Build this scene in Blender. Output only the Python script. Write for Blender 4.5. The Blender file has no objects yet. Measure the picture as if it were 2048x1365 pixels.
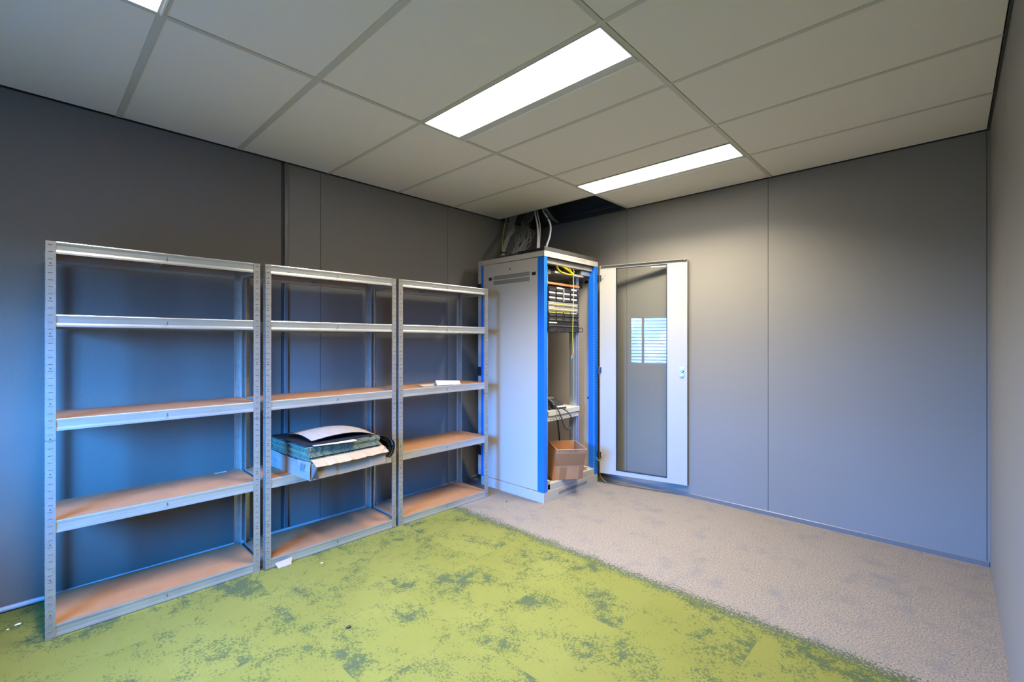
import bpy, math, random
from mathutils import Vector, Matrix
random.seed(7)
R = math.radians
S = bpy.context.scene
COL = S.collection

# ------------------------------------------------------------------ materials
MATS = {}
def nt(name):
    m = bpy.data.materials.new(name); m.use_nodes = True
    n = m.node_tree.nodes; n.clear()
    out = n.new('ShaderNodeOutputMaterial')
    return m, n, m.node_tree.links, out

def mat(name, col, rough=0.5, metal=0.0, bump=0.0, bscale=200.0, var=0.0, vscale=6.0, spec=0.5, stretch=None, emit=None):
    if name in MATS: return MATS[name]
    m, n, l, out = nt(name)
    b = n.new('ShaderNodeBsdfPrincipled')
    b.inputs['Roughness'].default_value = rough
    b.inputs['Metallic'].default_value = metal
    b.inputs['Specular IOR Level'].default_value = spec
    l.new(b.outputs[0], out.inputs[0])
    tc = n.new('ShaderNodeTexCoord'); mp = n.new('ShaderNodeMapping')
    l.new(tc.outputs['Object'], mp.inputs[0])
    if stretch: mp.inputs['Scale'].default_value = stretch
    if var > 0:
        nz = n.new('ShaderNodeTexNoise'); nz.inputs['Scale'].default_value = vscale; nz.inputs['Detail'].default_value = 6
        l.new(mp.outputs[0], nz.inputs['Vector'])
        r = n.new('ShaderNodeValToRGB')
        r.color_ramp.elements[0].position = 0.3; r.color_ramp.elements[1].position = 0.7
        r.color_ramp.elements[0].color = [c*(1-var) for c in col] + [1]
        r.color_ramp.elements[1].color = [min(1, c*(1+var)) for c in col] + [1]
        l.new(nz.outputs[0], r.inputs[0]); l.new(r.outputs[0], b.inputs['Base Color'])
    else:
        b.inputs['Base Color'].default_value = (*col, 1)
    if bump > 0:
        nb = n.new('ShaderNodeTexNoise'); nb.inputs['Scale'].default_value = bscale; nb.inputs['Detail'].default_value = 4
        l.new(mp.outputs[0], nb.inputs['Vector'])
        bp = n.new('ShaderNodeBump'); bp.inputs['Strength'].default_value = bump; bp.inputs['Distance'].default_value = 0.003
        l.new(nb.outputs[0], bp.inputs['Height']); l.new(bp.outputs[0], b.inputs['Normal'])
    if emit:
        b.inputs['Emission Color'].default_value = (*emit[0], 1); b.inputs['Emission Strength'].default_value = emit[1]
    MATS[name] = m
    return m

def carpet_material():
    m, n, l, out = nt('carpet')
    b = n.new('ShaderNodeBsdfPrincipled'); b.inputs['Roughness'].default_value = 0.95; b.inputs['Specular IOR Level'].default_value = 0.1
    l.new(b.outputs[0], out.inputs[0])
    tc = n.new('ShaderNodeTexCoord')
    def math_(op, a, c=None, clamp=False):
        q = n.new('ShaderNodeMath'); q.operation = op; q.use_clamp = clamp
        for i, v in enumerate((a, c)):
            if v is None: continue
            if isinstance(v, (int, float)): q.inputs[i].default_value = v
            else: l.new(v, q.inputs[i])
        return q.outputs[0]
    def noise(vec, scale, detail=4, rough=0.5):
        q = n.new('ShaderNodeTexNoise'); q.inputs['Scale'].default_value = scale; q.inputs['Detail'].default_value = detail
        q.inputs['Roughness'].default_value = rough
        l.new(vec, q.inputs['Vector']); return q.outputs[0]
    def mix(f, a, c):
        q = n.new('ShaderNodeMix'); q.data_type = 'RGBA'
        if isinstance(f, (int, float)): q.inputs[0].default_value = f
        else: l.new(f, q.inputs[0])
        for i, v in ((6, a), (7, c)):
            if isinstance(v, tuple): q.inputs[i].default_value = (*v, 1)
            else: l.new(v, q.inputs[i])
        return q.outputs[2]
    pos = tc.outputs['Object']
    sep = n.new('ShaderNodeSeparateXYZ'); l.new(pos, sep.inputs[0])
    # half metre carpet tiles, each cut from another piece of the pattern
    sn = n.new('ShaderNodeVectorMath'); sn.operation = 'SNAP'; sn.inputs[1].default_value = (0.5, 0.5, 10)
    sh = n.new('ShaderNodeVectorMath'); sh.operation = 'ADD'; sh.inputs[1].default_value = (0.13, 0.10, 0)
    l.new(pos, sh.inputs[0]); l.new(sh.outputs[0], sn.inputs[0])
    wn = n.new('ShaderNodeTexWhiteNoise'); wn.noise_dimensions = '3D'; l.new(sn.outputs[0], wn.inputs['Vector'])
    sc = n.new('ShaderNodeVectorMath'); sc.operation = 'SCALE'; sc.inputs['Scale'].default_value = 9.0
    l.new(wn.outputs['Color'], sc.inputs[0])
    ad = n.new('ShaderNodeVectorMath'); ad.operation = 'ADD'; l.new(pos, ad.inputs[0]); l.new(sc.outputs[0], ad.inputs[1])
    tp = ad.outputs[0]
    big = noise(tp, 4.2, 3, 0.55)
    mid = noise(tp, 17, 4, 0.65)
    fine = noise(tp, 95, 3, 0.65)
    v = math_('ADD', math_('MULTIPLY', big, 0.9), math_('ADD', math_('MULTIPLY', mid, 0.55), math_('MULTIPLY', fine, 1.0)))
    dk = n.new('ShaderNodeMapRange'); dk.inputs[1].default_value = 1.275; dk.inputs[2].default_value = 1.34; l.new(v, dk.inputs[0])
    v2 = math_('ADD', math_('MULTIPLY', big, 1.3), math_('MULTIPLY', mid, 0.8))
    solid = n.new('ShaderNodeMapRange'); solid.inputs[1].default_value = 1.215; solid.inputs[2].default_value = 1.27; l.new(v2, solid.inputs[0])
    shade = noise(tp, 2.2, 2)
    green = mix(shade, (0.125, 0.128, 0.026), (0.172, 0.170, 0.042))
    green = mix(math_('MULTIPLY', dk.outputs[0], 0.72), green, (0.050, 0.070, 0.026))
    fsp = n.new('ShaderNodeMapRange'); fsp.inputs[1].default_value = 0.38; fsp.inputs[2].default_value = 0.56; l.new(fine, fsp.inputs[0])
    solidf = math_('MULTIPLY', solid.outputs[0], math_('ADD', math_('MULTIPLY', fsp.outputs[0], 0.5), 0.45))
    green = mix(solidf, green, (0.054, 0.072, 0.036))
    # beige grey part
    sp = n.new('ShaderNodeMapRange'); sp.inputs[1].default_value = 0.33; sp.inputs[2].default_value = 0.62
    l.new(noise(pos, 130, 3, 0.6), sp.inputs[0])
    bg = mix(sp.outputs[0], (0.110, 0.098, 0.094), (0.262, 0.218, 0.168))
    pb = n.new('ShaderNodeMapRange'); pb.inputs[1].default_value = 0.52; pb.inputs[2].default_value = 0.72
    l.new(noise(tp, 6, 5, 0.6), pb.inputs[0])
    bg = mix(math_('MULTIPLY', pb.outputs[0], 0.55), bg, (0.12, 0.118, 0.130))
    # ragged border between the two
    y = math_('ADD', sep.outputs['Y'], math_('MULTIPLY', math_('SUBTRACT', noise(pos, 9, 3), 0.5), 0.10))
    y = math_('ADD', y, math_('MULTIPLY', math_('SUBTRACT', noise(pos, 140, 2), 0.5), 0.10))
    edge = n.new('ShaderNodeMapRange'); edge.inputs[1].default_value = 2.385; edge.inputs[2].default_value = 2.40; l.new(y, edge.inputs[0])
    base = mix(edge.outputs[0], green, bg)
    d = math_('ABSOLUTE', math_('SUBTRACT', y, 2.405))
    prob = n.new('ShaderNodeMapRange'); prob.inputs[1].default_value = 0.0; prob.inputs[2].default_value = 0.085
    prob.inputs[3].default_value = 0.60; prob.inputs[4].default_value = 0.33; l.new(d, prob.inputs[0])
    hit = math_('LESS_THAN', noise(pos, 85, 2, 0.7), prob.outputs[0])
    hit = math_('MULTIPLY', hit, math_('LESS_THAN', d, 0.085))
    base = mix(math_('MULTIPLY', hit, 0.85), base, (0.050, 0.070, 0.030))
    # tile joints
    fr = n.new('ShaderNodeVectorMath'); fr.operation = 'MODULO'; fr.inputs[1].default_value = (0.5, 0.5, 1)
    s2 = n.new('ShaderNodeVectorMath'); s2.operation = 'ADD'; s2.inputs[1].default_value = (10.13, 10.10, 0)
    l.new(pos, s2.inputs[0]); l.new(s2.outputs[0], fr.inputs[0])
    s3 = n.new('ShaderNodeSeparateXYZ'); l.new(fr.outputs[0], s3.inputs[0])
    jt = math_('MAXIMUM', math_('LESS_THAN', s3.outputs['X'], 0.003), math_('LESS_THAN', s3.outputs['Y'], 0.003))
    base = mix(math_('MULTIPLY', jt, 0.08), base, (0.05, 0.06, 0.03))
    l.new(base, b.inputs['Base Color'])
    bp = n.new('ShaderNodeBump'); bp.inputs['Strength'].default_value = 0.5; bp.inputs['Distance'].default_value = 0.004
    l.new(noise(pos, 260, 2), bp.inputs['Height']); l.new(bp.outputs[0], b.inputs['Normal'])
    return m

def glass_material(name, tint=(0.86, 0.9, 0.88), rough=0.0):
    m, n, l, out = nt(name)
    tr = n.new('ShaderNodeBsdfTransparent'); tr.inputs[0].default_value = (*tint, 1)
    gl = n.new('ShaderNodeBsdfGlossy'); gl.inputs['Roughness'].default_value = rough
    fr = n.new('ShaderNodeFresnel'); fr.inputs['IOR'].default_value = 1.5
    mx = n.new('ShaderNodeMixShader')
    ge = n.new('ShaderNodeNewGeometry'); inv = n.new('ShaderNodeMath'); inv.operation = 'SUBTRACT'; inv.inputs[0].default_value = 1.0
    l.new(ge.outputs['Backfacing'], inv.inputs[1])
    mu = n.new('ShaderNodeMath'); mu.operation = 'MULTIPLY'; l.new(fr.outputs[0], mu.inputs[0]); l.new(inv.outputs[0], mu.inputs[1])
    m2 = n.new('ShaderNodeMath'); m2.operation = 'MULTIPLY'; m2.use_clamp = True; l.new(mu.outputs[0], m2.inputs[0]); m2.inputs[1].default_value = 1.15
    l.new(m2.outputs[0], mx.inputs[0]); l.new(tr.outputs[0], mx.inputs[1]); l.new(gl.outputs[0], mx.inputs[2])
    l.new(mx.outputs[0], out.inputs[0])
    return m

def emission_material(name, col, strength):
    m, n, l, out = nt(name)
    e = n.new('ShaderNodeEmission'); e.inputs[0].default_value = (*col, 1); e.inputs[1].default_value = strength
    l.new(e.outputs[0], out.inputs[0])
    return m

def speckle_material(name, a, c, scale=260, stops=(0.42, 0.58)):
    m, n, l, out = nt(name)
    b = n.new('ShaderNodeBsdfPrincipled'); b.inputs['Roughness'].default_value = 0.9
    l.new(b.outputs[0], out.inputs[0])
    tc = n.new('ShaderNodeTexCoord'); nz = n.new('ShaderNodeTexNoise'); nz.inputs['Scale'].default_value = scale; nz.inputs['Detail'].default_value = 2
    l.new(tc.outputs['Object'], nz.inputs['Vector'])
    r = n.new('ShaderNodeValToRGB'); r.color_ramp.elements[0].position = stops[0]; r.color_ramp.elements[1].position = stops[1]
    r.color_ramp.elements[0].color = (*a, 1); r.color_ramp.elements[1].color = (*c, 1)
    l.new(nz.outputs[0], r.inputs[0]); l.new(r.outputs[0], b.inputs['Base Color'])
    return m

M_wall_plaster = mat('wall_plaster', (0.155, 0.137, 0.112), 0.6, spec=0.25, bump=0.55, bscale=70)
M_wall = mat('wall_panel', (0.205, 0.187, 0.160), 0.55, spec=0.3, bump=0.05, bscale=300)
M_wall_r = mat('wall_panel_right', (0.205, 0.187, 0.160), 0.5, spec=0.3, bump=0.05, bscale=300)
M_joint = mat('joint_shadow_gap', (0.06, 0.057, 0.053), 0.8)
M_trim = mat('wall_trim', (0.132, 0.126, 0.12), 0.4)
M_ceil = mat('ceiling_tile', (0.80, 0.745, 0.635), 0.9, bump=0.15, bscale=500)
M_tee = mat('ceiling_rail', (0.56, 0.53, 0.42), 0.5)
M_plen = mat('plenum_concrete', (0.045, 0.05, 0.06), 0.9)
M_carpet = carpet_material()
M_galv = mat('galvanised_steel', (0.42, 0.39, 0.345), 0.38, metal=0.7, var=0.10, vscale=28, stretch=(1, 1, 1))
M_galv2 = mat('galvanised_beam', (0.55, 0.54, 0.50), 0.34, metal=0.75, var=0.08, vscale=9, stretch=(1, 0.6, 2))
M_slot = mat('slot_dark', (0.03, 0.03, 0.035), 0.7)
M_lip = mat('slot_lip', (0.52, 0.50, 0.47), 0.3, metal=0.6)
M_mdf = mat('fibreboard', (0.30, 0.14, 0.060), 0.75, bump=0.1, bscale=300, var=0.07, vscale=14)
M_rack = mat('rack_light_grey', (0.46, 0.405, 0.345), 0.42)
M_rackw = mat('rack_white', (0.385, 0.36, 0.325), 0.4)
M_vent = mat('vent_mesh', (0.20, 0.185, 0.165), 0.6)
M_blue = mat('rack_blue', (0.0064, 0.136, 0.624), 0.35)
M_black = mat('black_plastic', (0.012, 0.012, 0.013), 0.4)
M_lid = mat('dark_lid', (0.045, 0.042, 0.04), 0.5)
M_rub = mat('black_rubber', (0.008, 0.008, 0.010), 0.55)
M_pane = glass_material('door_glass', (0.965, 0.975, 0.965))
M_wpane = glass_material('window_glass', (0.98, 0.99, 0.99))
M_zinc = mat('zinc_rail', (0.50, 0.56, 0.62), 0.35, metal=0.7)
M_orange = mat('orange_strip', (0.434, 0.196, 0.07), 0.6)
M_white = mat('white_label', (0.574, 0.574, 0.56), 0.6)
M_yel = mat('yellow_label', (0.78, 0.62, 0.10), 0.6)
M_grey = mat('panel_grey', (0.26, 0.25, 0.25), 0.5)
M_navy = mat('port_dark', (0.02, 0.02, 0.03), 0.5)
M_cabY = mat('yellow_jacket', (0.765, 0.648, 0.027), 0.4)
M_cabG = mat('grey_cable', (0.294, 0.287, 0.266), 0.5)
M_cabW = mat('white_conduit', (0.66, 0.64, 0.66), 0.5)
M_cabGr = mat('earth_cable', (0.42, 0.50, 0.10), 0.5)
M_card = mat('brown_cardboard', (0.42, 0.19, 0.075), 0.8, bump=0.1, bscale=160, var=0.06, vscale=10)
M_card2 = mat('brown_tape', (0.31, 0.13, 0.052), 0.35, bump=0.4, bscale=45)
M_cardE = mat('cardboard_edge', (0.50, 0.32, 0.19), 0.8)
M_carton = mat('tan_carton', (0.30, 0.215, 0.135), 0.8, var=0.07, vscale=8)
M_cartonW = mat('white_carton', (0.25, 0.185, 0.145), 0.6, bump=0.5, bscale=9, var=0.06, vscale=9)
M_pile = speckle_material('green_pile', (0.008, 0.018, 0.015), (0.19, 0.20, 0.085), 170)
M_pileD = speckle_material('blue_green_pile', (0.006, 0.020, 0.04), (0.085, 0.115, 0.085), 170)
M_back = mat('tile_backing', (0.14, 0.15, 0.14), 0.7)
M_felt = mat('grey_felt', (0.25, 0.21, 0.185), 0.95, bump=0.3, bscale=250, var=0.1, vscale=30)
M_paper = mat('paper_white', (0.42, 0.39, 0.37), 0.7)
M_dev = mat('device_white', (0.50, 0.49, 0.45), 0.45)
M_phone = mat('phone_black', (0.02, 0.021, 0.024), 0.35)
M_phoneG = mat('phone_silver', (0.30, 0.30, 0.31), 0.35)
M_key = mat('key_grey', (0.13, 0.135, 0.14), 0.5)
M_pipe = mat('pipe_white', (0.42, 0.42, 0.432), 0.4)
M_lampw = mat('fixture_white', (0.80, 0.80, 0.76), 0.35)
M_lampg = mat('fixture_grey', (0.62, 0.61, 0.54), 0.4)
M_chip = mat('pale_wood', (0.385, 0.294, 0.231), 0.7)
M_stone = mat('dark_pebble', (0.02, 0.02, 0.022), 0.6)
M_crumb = mat('pale_crumb', (0.8, 0.8, 0.78), 0.6)
M_blind = mat('blind_slat', (0.34, 0.31, 0.26), 0.5)
M_teal = mat('teal_plug', (0.02, 0.35, 0.42), 0.5)
M_red = mat('red_plug', (0.7, 0.08, 0.04), 0.5)
M_brown = mat('paper_scrap', (0.25, 0.18, 0.12), 0.8)
M_lime = mat('lime_dot', (0.45, 0.75, 0.05), 0.5)

# ------------------------------------------------------------------ geometry builder
class MB:
    def __init__(s): s.v = []; s.f = []; s.m = []; s.mats = []
    def mi(s, m):
        if m not in s.mats: s.mats.append(m)
        return s.mats.index(m)
    def add(s, vs, fs, m):
        o = len(s.v); s.v += [Vector(q) for q in vs]; k = s.mi(m)
        for f in fs: s.f.append([o+i for i in f]); s.m.append(k)
        return s
    def box(s, a, b, m, mtx=None):
        x0, x1 = sorted((a[0], b[0])); y0, y1 = sorted((a[1], b[1])); z0, z1 = sorted((a[2], b[2]))
        vs = [Vector(q) for q in ((x0,y0,z0),(x1,y0,z0),(x1,y1,z0),(x0,y1,z0),(x0,y0,z1),(x1,y0,z1),(x1,y1,z1),(x0,y1,z1))]
        if mtx: vs = [mtx @ q for q in vs]
        return s.add(vs, [(0,3,2,1),(4,5,6,7),(0,1,5,4),(1,2,6,5),(2,3,7,6),(3,0,4,7)], m)
    def hexa(s, vs, m):   # 4 bottom + 4 top corners
        return s.add(vs, [(0,3,2,1),(4,5,6,7),(0,1,5,4),(1,2,6,5),(2,3,7,6),(3,0,4,7)], m)
    def prism(s, prof, fn, t0, t1, m):   # closed profile points (p,q) -> fn(p,q,t)
        n = len(prof)
        vs = [fn(p, q, t0) for p, q in prof] + [fn(p, q, t1) for p, q in prof]
        fs = [(i, (i+1) % n, n+(i+1) % n, n+i) for i in range(n)] + [tuple(range(n))[::-1], tuple(range(n, 2*n))]
        return s.add(vs, fs, m)
    def cyl(s, c, r, h, m, axis='z', seg=12, r2=None):
        r2 = r if r2 is None else r2
        vs = []
        for k, rr in ((0, r), (h, r2)):
            for i in range(seg):
                a = 2*math.pi*i/seg; p, q = rr*math.cos(a), rr*math.sin(a)
                vs.append({'z': (c[0]+p, c[1]+q, c[2]+k), 'x': (c[0]+k, c[1]+p, c[2]+q), 'y': (c[0]+p, c[1]+k, c[2]+q)}[axis])
        fs = [(i, (i+1) % seg, seg+(i+1) % seg, seg+i) for i in range(seg)] + [tuple(range(seg))[::-1], tuple(range(seg, 2*seg))]
        return s.add(vs, fs, m)
    def tube(s, pts, r, m, seg=8, closed=False):
        pts = [Vector(p) for p in pts]; n = len(pts); rings = []
        prev = None
        for i, p in enumerate(pts):
            a = pts[(i-1) % n] if (i or closed) else p; b = pts[(i+1) % n] if (i < n-1 or closed) else p
            t = (b-a).normalized()
            if prev is None:
                u = t.orthogonal().normalized()
            else:
                u = (prev - t*prev.dot(t)).normalized()
            prev = u; w = t.cross(u)
            rr = r[i] if isinstance(r, (list, tuple)) else r
            rings.append([p + (u*math.cos(2*math.pi*k/seg) + w*math.sin(2*math.pi*k/seg))*rr for k in range(seg)])
        vs = [q for rg in rings for q in rg]; fs = []
        for i in range(n if closed else n-1):
            j = (i+1) % n
            for k in range(seg):
                k2 = (k+1) % seg; fs.append((i*seg+k, i*seg+k2, j*seg+k2, j*seg+k))
        if not closed: fs += [tuple(range(seg))[::-1], tuple(range((n-1)*seg, n*seg))]
        return s.add(vs, fs, m)
    def sheet(s, grid, th, m, m2=None):   # grid[i][j] of points, thickness downwards
        ni, nj = len(grid), len(grid[0]); vs = [Vector(p) for row in grid for p in row]
        nn = []
        for i in range(ni):
            for j in range(nj):
                a = Vector(grid[min(i+1, ni-1)][j]) - Vector(grid[max(i-1, 0)][j])
                b = Vector(grid[i][min(j+1, nj-1)]) - Vector(grid[i][max(j-1, 0)])
                q = a.cross(b).normalized()
                nn.append(q if q.z >= 0 or abs(q.z) < 1e-6 else -q)
        # keep the normals consistent along the sheet
        base = nn[0]
        low = [v - q*th for v, q in zip(vs, nn)]
        N = ni*nj
        top = [(i*nj+j, (i+1)*nj+j, (i+1)*nj+j+1, i*nj+j+1) for i in range(ni-1) for j in range(nj-1)]
        s.add(vs, top, m)
        edge = []
        for i in range(ni-1): edge += [(i*nj, (i+1)*nj), ((i+1)*nj+nj-1, i*nj+nj-1)]
        for j in range(nj-1): edge += [(j+1, j), ((ni-1)*nj+j, (ni-1)*nj+j+1)]
        s.add(vs+low, [(a, b, b+N, a+N) for a, b in edge] , m2 or m)
        s.add(low, [f[::-1] for f in top], m2 or m)
        return s
    def build(s, name, parent=None, loc=None, bevel=0.0, smooth=False, rotz=0.0, seg=1):
        me = bpy.data.meshes.new(name)
        me.from_pydata([tuple(v) for v in s.v], [], s.f)
        for m in s.mats: me.materials.append(m)
        for p, k in zip(me.polygons, s.m): p.material_index = k; p.use_smooth = smooth
        me.update()
        o = bpy.data.objects.new(name, me); COL.objects.link(o)
        if parent: o.parent = parent
        if loc: o.location = loc
        if rotz: o.rotation_euler.z = rotz
        if bevel:
            b = o.modifiers.new('bevel', 'BEVEL'); b.width = bevel; b.segments = seg; b.limit_method = 'ANGLE'; b.angle_limit = R(40)
        return o

def tag(o, label=None, cat=None, group=None, kind=None):
    if label: o['label'] = label
    if cat: o['category'] = cat
    if group: o['group'] = group
    if kind: o['kind'] = kind
    return o
def thing(name, label, cat, loc=(0, 0, 0), rotz=0, group=None):
    o = bpy.data.objects.new(name, None); COL.objects.link(o); o.location = loc; o.rotation_euler.z = rotz
    o.empty_display_size = 0.1
    return tag(o, label, cat, group)
def struct(o): return tag(o, kind='structure')
def copy_tree(o, kids, parent=None):
    c = o.copy(); COL.objects.link(c)
    if parent: c.parent = parent
    for ch in kids.get(o, []): copy_tree(ch, kids, c)
    return c
def kids_map():
    d = {}
    for o in bpy.data.objects:
        if o.parent: d.setdefault(o.parent, []).append(o)
    return d
def smooth_pts(pts, n=8):
    P = [Vector(p) for p in pts]; out = []
    P = [P[0]*2-P[1]] + P + [P[-1]*2-P[-2]]
    for i in range(1, len(P)-2):
        for k in range(n):
            t = k/n; a, b, c, d = P[i-1], P[i], P[i+1], P[i+2]
            out.append(0.5*((2*b)+(c-a)*t+(2*a-5*b+4*c-d)*t*t+(3*b-a-3*c+d)*t**3))
    out.append(P[-2]); return out

# ------------------------------------------------------------------ room constants (metres; camera stands over the origin)
XL, XR, XE = -3.414, 0.170, 1.60
YB, YN, YC = 3.957, -1.05, 1.50
ZC, ZT = 2.612, 3.15
XA, XB = -2.2244, -1.0067
YS = [-0.845, -0.24, 0.3645, 0.9718, 1.5776, 2.185, 2.783, 3.39]

# floor
struct(MB().box((XL-0.1, YN-0.1, -0.10), (XE+0.1, YB+0.1, 0), M_carpet).build('floor'))

# walls
w = MB()
def panels(mb, fn, cuts, z1, m, gap=0.004, depth=0.02, back=0.12):
    for a, b in zip(cuts[:-1], cuts[1:]):
        p0 = fn(a+gap/2, 0); p1 = fn(b-gap/2, depth)
        mb.box((*p0, 0), (*p1, z1), m)
    p0 = fn(cuts[0], 0.006); p1 = fn(cuts[-1], back)
    mb.box((*p0, 0), (*p1, ZT), M_plen)
w = MB()
w.box((XL, YN-0.1, 0), (XL-0.02, 1.238, ZC-0.006), M_wall_plaster)
for a, b in ((1.284, 1.515), (1.518, 2.72), (2.723, YB+0.02)):
    w.box((XL, a, 0), (XL-0.02, b, ZC-0.006), M_wall)
w.box((XL-0.010, YN-0.1, 0), (XL-0.12, YB+0.12, ZC-0.006), M_joint)
w.box((XL-0.02, YN-0.1, ZC-0.02), (XL-0.12, YB+0.12, ZT), M_plen)
struct(w.build('wall_left'))
t = MB()
t.box((XL+0.012, 1.258, 0), (XL-0.009, 1.283, ZC-0.008), M_trim)
t.box((XL-0.004, 1.239, 0), (XL-0.009, 1.258, ZC-0.008), M_joint)
struct(t.build('trim_1', bevel=0.002))

w = MB()
for a, b in ((XL, -2.245), (-2.242, -1.0265), (-1.0235, 0.1555), (0.1585, XR+0.02)):
    w.box((a, YB, 0), (b, YB+0.02, ZC-0.006), M_wall)
w.box((XL-0.1, YB+0.010, 0), (XR+0.1, YB+0.12, ZC-0.006), M_joint)
w.box((XL-0.1, YB+0.016, ZC-0.02), (XR+0.1, YB+0.12, ZT), M_plen)
w.box((XL, YB-0.006, ZC-0.004), (XA+0.05, YB+0.03, ZC+0.012), M_plen)
w.box((XL, YB-0.02, ZC+0.05), (XA+0.05, YB+0.03, ZC+0.065), M_plen)
struct(w.build('wall_back'))
b = MB()
b.prism([(0, 0), (-0.008, 0), (-0.008, 0.030), (-0.004, 0.034), (0, 0.034)], lambda p, q, t: (t, YB+p, q), XL+0.05, XR-0.003, M_trim)
struct(b.build('baseboard_back'))
w = MB()
for a, b_ in ((YC, 1.66), (1.663, 2.8645), (2.8675, YB)):
    w.box((XR, a, 0), (XR+0.02, b_, ZC-0.006), M_wall_r)
w.box((XR+0.008, YC, 0), (XR+0.10, YB+0.12, ZC-0.006), M_joint)
w.box((XR+0.012, YC, ZC-0.02), (XR+0.10, YB+0.12, ZT), M_plen)
struct(w.build('wall_right'))
struct(MB().box((XR+0.10, YC, 0), (XE, YC+0.1, ZT), M_wall).build('wall_return'))
struct(MB().box((XE, YN-0.1, 0), (XE+0.1, YC+0.1, ZT), M_wall).build('wall_east'))
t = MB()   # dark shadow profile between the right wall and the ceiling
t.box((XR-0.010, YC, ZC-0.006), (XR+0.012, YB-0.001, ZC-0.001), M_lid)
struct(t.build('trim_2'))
# near wall with two windows
WIN = [(-2.37, -1.20, 0.89, 1.84)]
w = MB()
xs = [XL-0.1, WIN[0][0], WIN[0][1], XE+0.1]
for i in range(0, 3, 2): w.box((xs[i], YN-0.12, 0), (xs[i+1], YN, ZT), M_wall)
for a, b_, z0, z1 in WIN:
    w.box((a, YN-0.12, 0), (b_, YN, z0), M_wall); w.box((a, YN-0.12, z1), (b_, YN, ZT), M_wall)
struct(w.build('wall_near'))
struct(MB().box((XL-0.12, YN-0.12, ZT), (XE+0.1, YB+0.12, ZT+0.1), M_plen).build('ceiling_slab'))
for k, (a, b_, z0, z1) in enumerate(WIN):
    f = MB(); fw = 0.045
    y0, y1 = YN-0.09, YN-0.03
    f.box((a, y0, z0), (a+fw, y1, z1), M_rackw); f.box((b_-fw, y0, z0), (b_, y1, z1), M_rackw)
    f.box((a+fw, y0, z0), (b_-fw, y1, z0+fw), M_rackw); f.box((a+fw, y0, z1-fw), (b_-fw, y1, z1), M_rackw)
    mx = a + 0.24
    f.box((mx, y0, z0+fw), (mx+0.05, y1, z1-fw), M_rackw)
    fo = struct(f.build('window_%d' % (k+1), bevel=0.002))
    MB().box((a+fw, YN-0.064, z0+fw), (b_-fw, YN-0.060, z1-fw), M_wpane).build('glass_pane', fo)
    MB().box((a-0.02, YN-0.03, z0-0.02), (b_+0.02, YN+0.05, z0), M_rackw).build('window_sill', fo, bevel=0.003)
    bl = thing('window_blind', 'white horizontal blind in the window, seen mirrored in the glass rack door', 'blind', (a, YN-0.012, z0))
    sl = MB(); nS = 15; H = z1-z0
    for i in range(nS):
        z = 0.03 + i*(H-0.07)/(nS-1)
        sl.hexa([(0.01, -0.016, z+0.008), (b_-a-0.01, -0.016, z+0.008), (b_-a-0.01, 0.030, z-0.006), (0.01, 0.030, z-0.006),
                 (0.01, -0.016, z+0.0100), (b_-a-0.01, -0.016, z+0.0100), (b_-a-0.01, 0.030, z-0.0040), (0.01, 0.030, z-0.0040)], M_blind)
    sl.build('slats', bl)
    MB().box((0.005, -0.014, H-0.03), (b_-a-0.005, 0.012, H-0.002), M_blind).build('head_rail', bl)
    MB().box((0.01, -0.012, 0.003), (b_-a-0.01, 0.010, 0.016), M_blind).build('bottom_rail', bl)

# ceiling: grid rails + lay-in tiles
LIGHTS = [(XA+0.012, XB-0.012, 0.045, 0.3645, 0.072, 0.347), (XA+0.012, XB-0.012, 1.5885, 1.905, 1.5925, 1.846), (XA+0.012, XB-0.012, 3.098, 3.404, 3.102, 3.356)]
g = MB(); rw = 0.012
for x in (XA, XB):
    g.box((x-rw, YN, ZC-0.001), (x+rw, YB-0.01, ZC+0.003), M_tee); g.box((x-0.0015, YN, ZC), (x+0.0015, YB-0.01, ZC+0.035), M_tee)
g.box((0.197, YN, ZC-0.001), (0.197+2*rw, YC, ZC+0.003), M_tee)
g.box((1.40, YN, ZC-0.001), (1.40+2*rw, YC, ZC+0.003), M_tee)
spans = [(XL+0.006, XA-rw), (XA+rw, XB-rw), (XB+rw, XR-0.012)]
for c, (x0, x1) in enumerate(spans):
    for y in YS:
        if c == 0 and abs(y-3.39) < 0.01: continue
        if c == 1 and abs(y-3.39) < 0.01: continue
        h_ = 0.016 if y < 1.2 else 0.011
        g.box((x0, y-h_, ZC-0.0005), (x1, y+h_, ZC+0.0012), M_tee)
for y in YS[:4]: g.box((0.221, y-0.007, ZC), (XE-0.01, y+0.007, ZC+0.004), M_tee)
g.box((XL+0.006, 3.383, ZC-0.001), (XA-rw, 3.397, ZC+0.004), M_tee)
CE = struct(g.build('ceiling'))
def ctile(x0, x1, y0, y1):
    e = 0.0075
    MB().box((x0+0.001, y0+e, ZC+0.0015), (x1-0.001, y1-e, ZC+0.018), M_ceil).build('ceiling_tile', CE, bevel=0.0015)
for c, (x0, x1) in enumerate(spans):
    ys = [YN+0.005] + YS[1:] if False else YS
    for y0, y1 in zip(YS[:-1], YS[1:]):
        if c == 1:
            if abs(y0-1.5776) < .01: ctile(x0, x1, 1.899, y1); continue
            if abs(y0-2.783) < .01: ctile(x0, x1, y0, 3.094); continue
            if abs(y0+0.24) < .01: ctile(x0, x1, y0, 0.051); continue
        ctile(x0, x1, y0, y1)
    if c == 1: ctile(x0, x1, 3.400, YB+0.001)
    if c == 2: ctile(x0, x1, 3.39, YB+0.001)
for x0, x1 in ((XR-0.01, 0.195),):
    for y0, y1 in zip(YS[:3], YS[1:4]): ctile(x0, x1, y0, y1)
    ctile(x0, x1, YS[3], YC)
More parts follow.
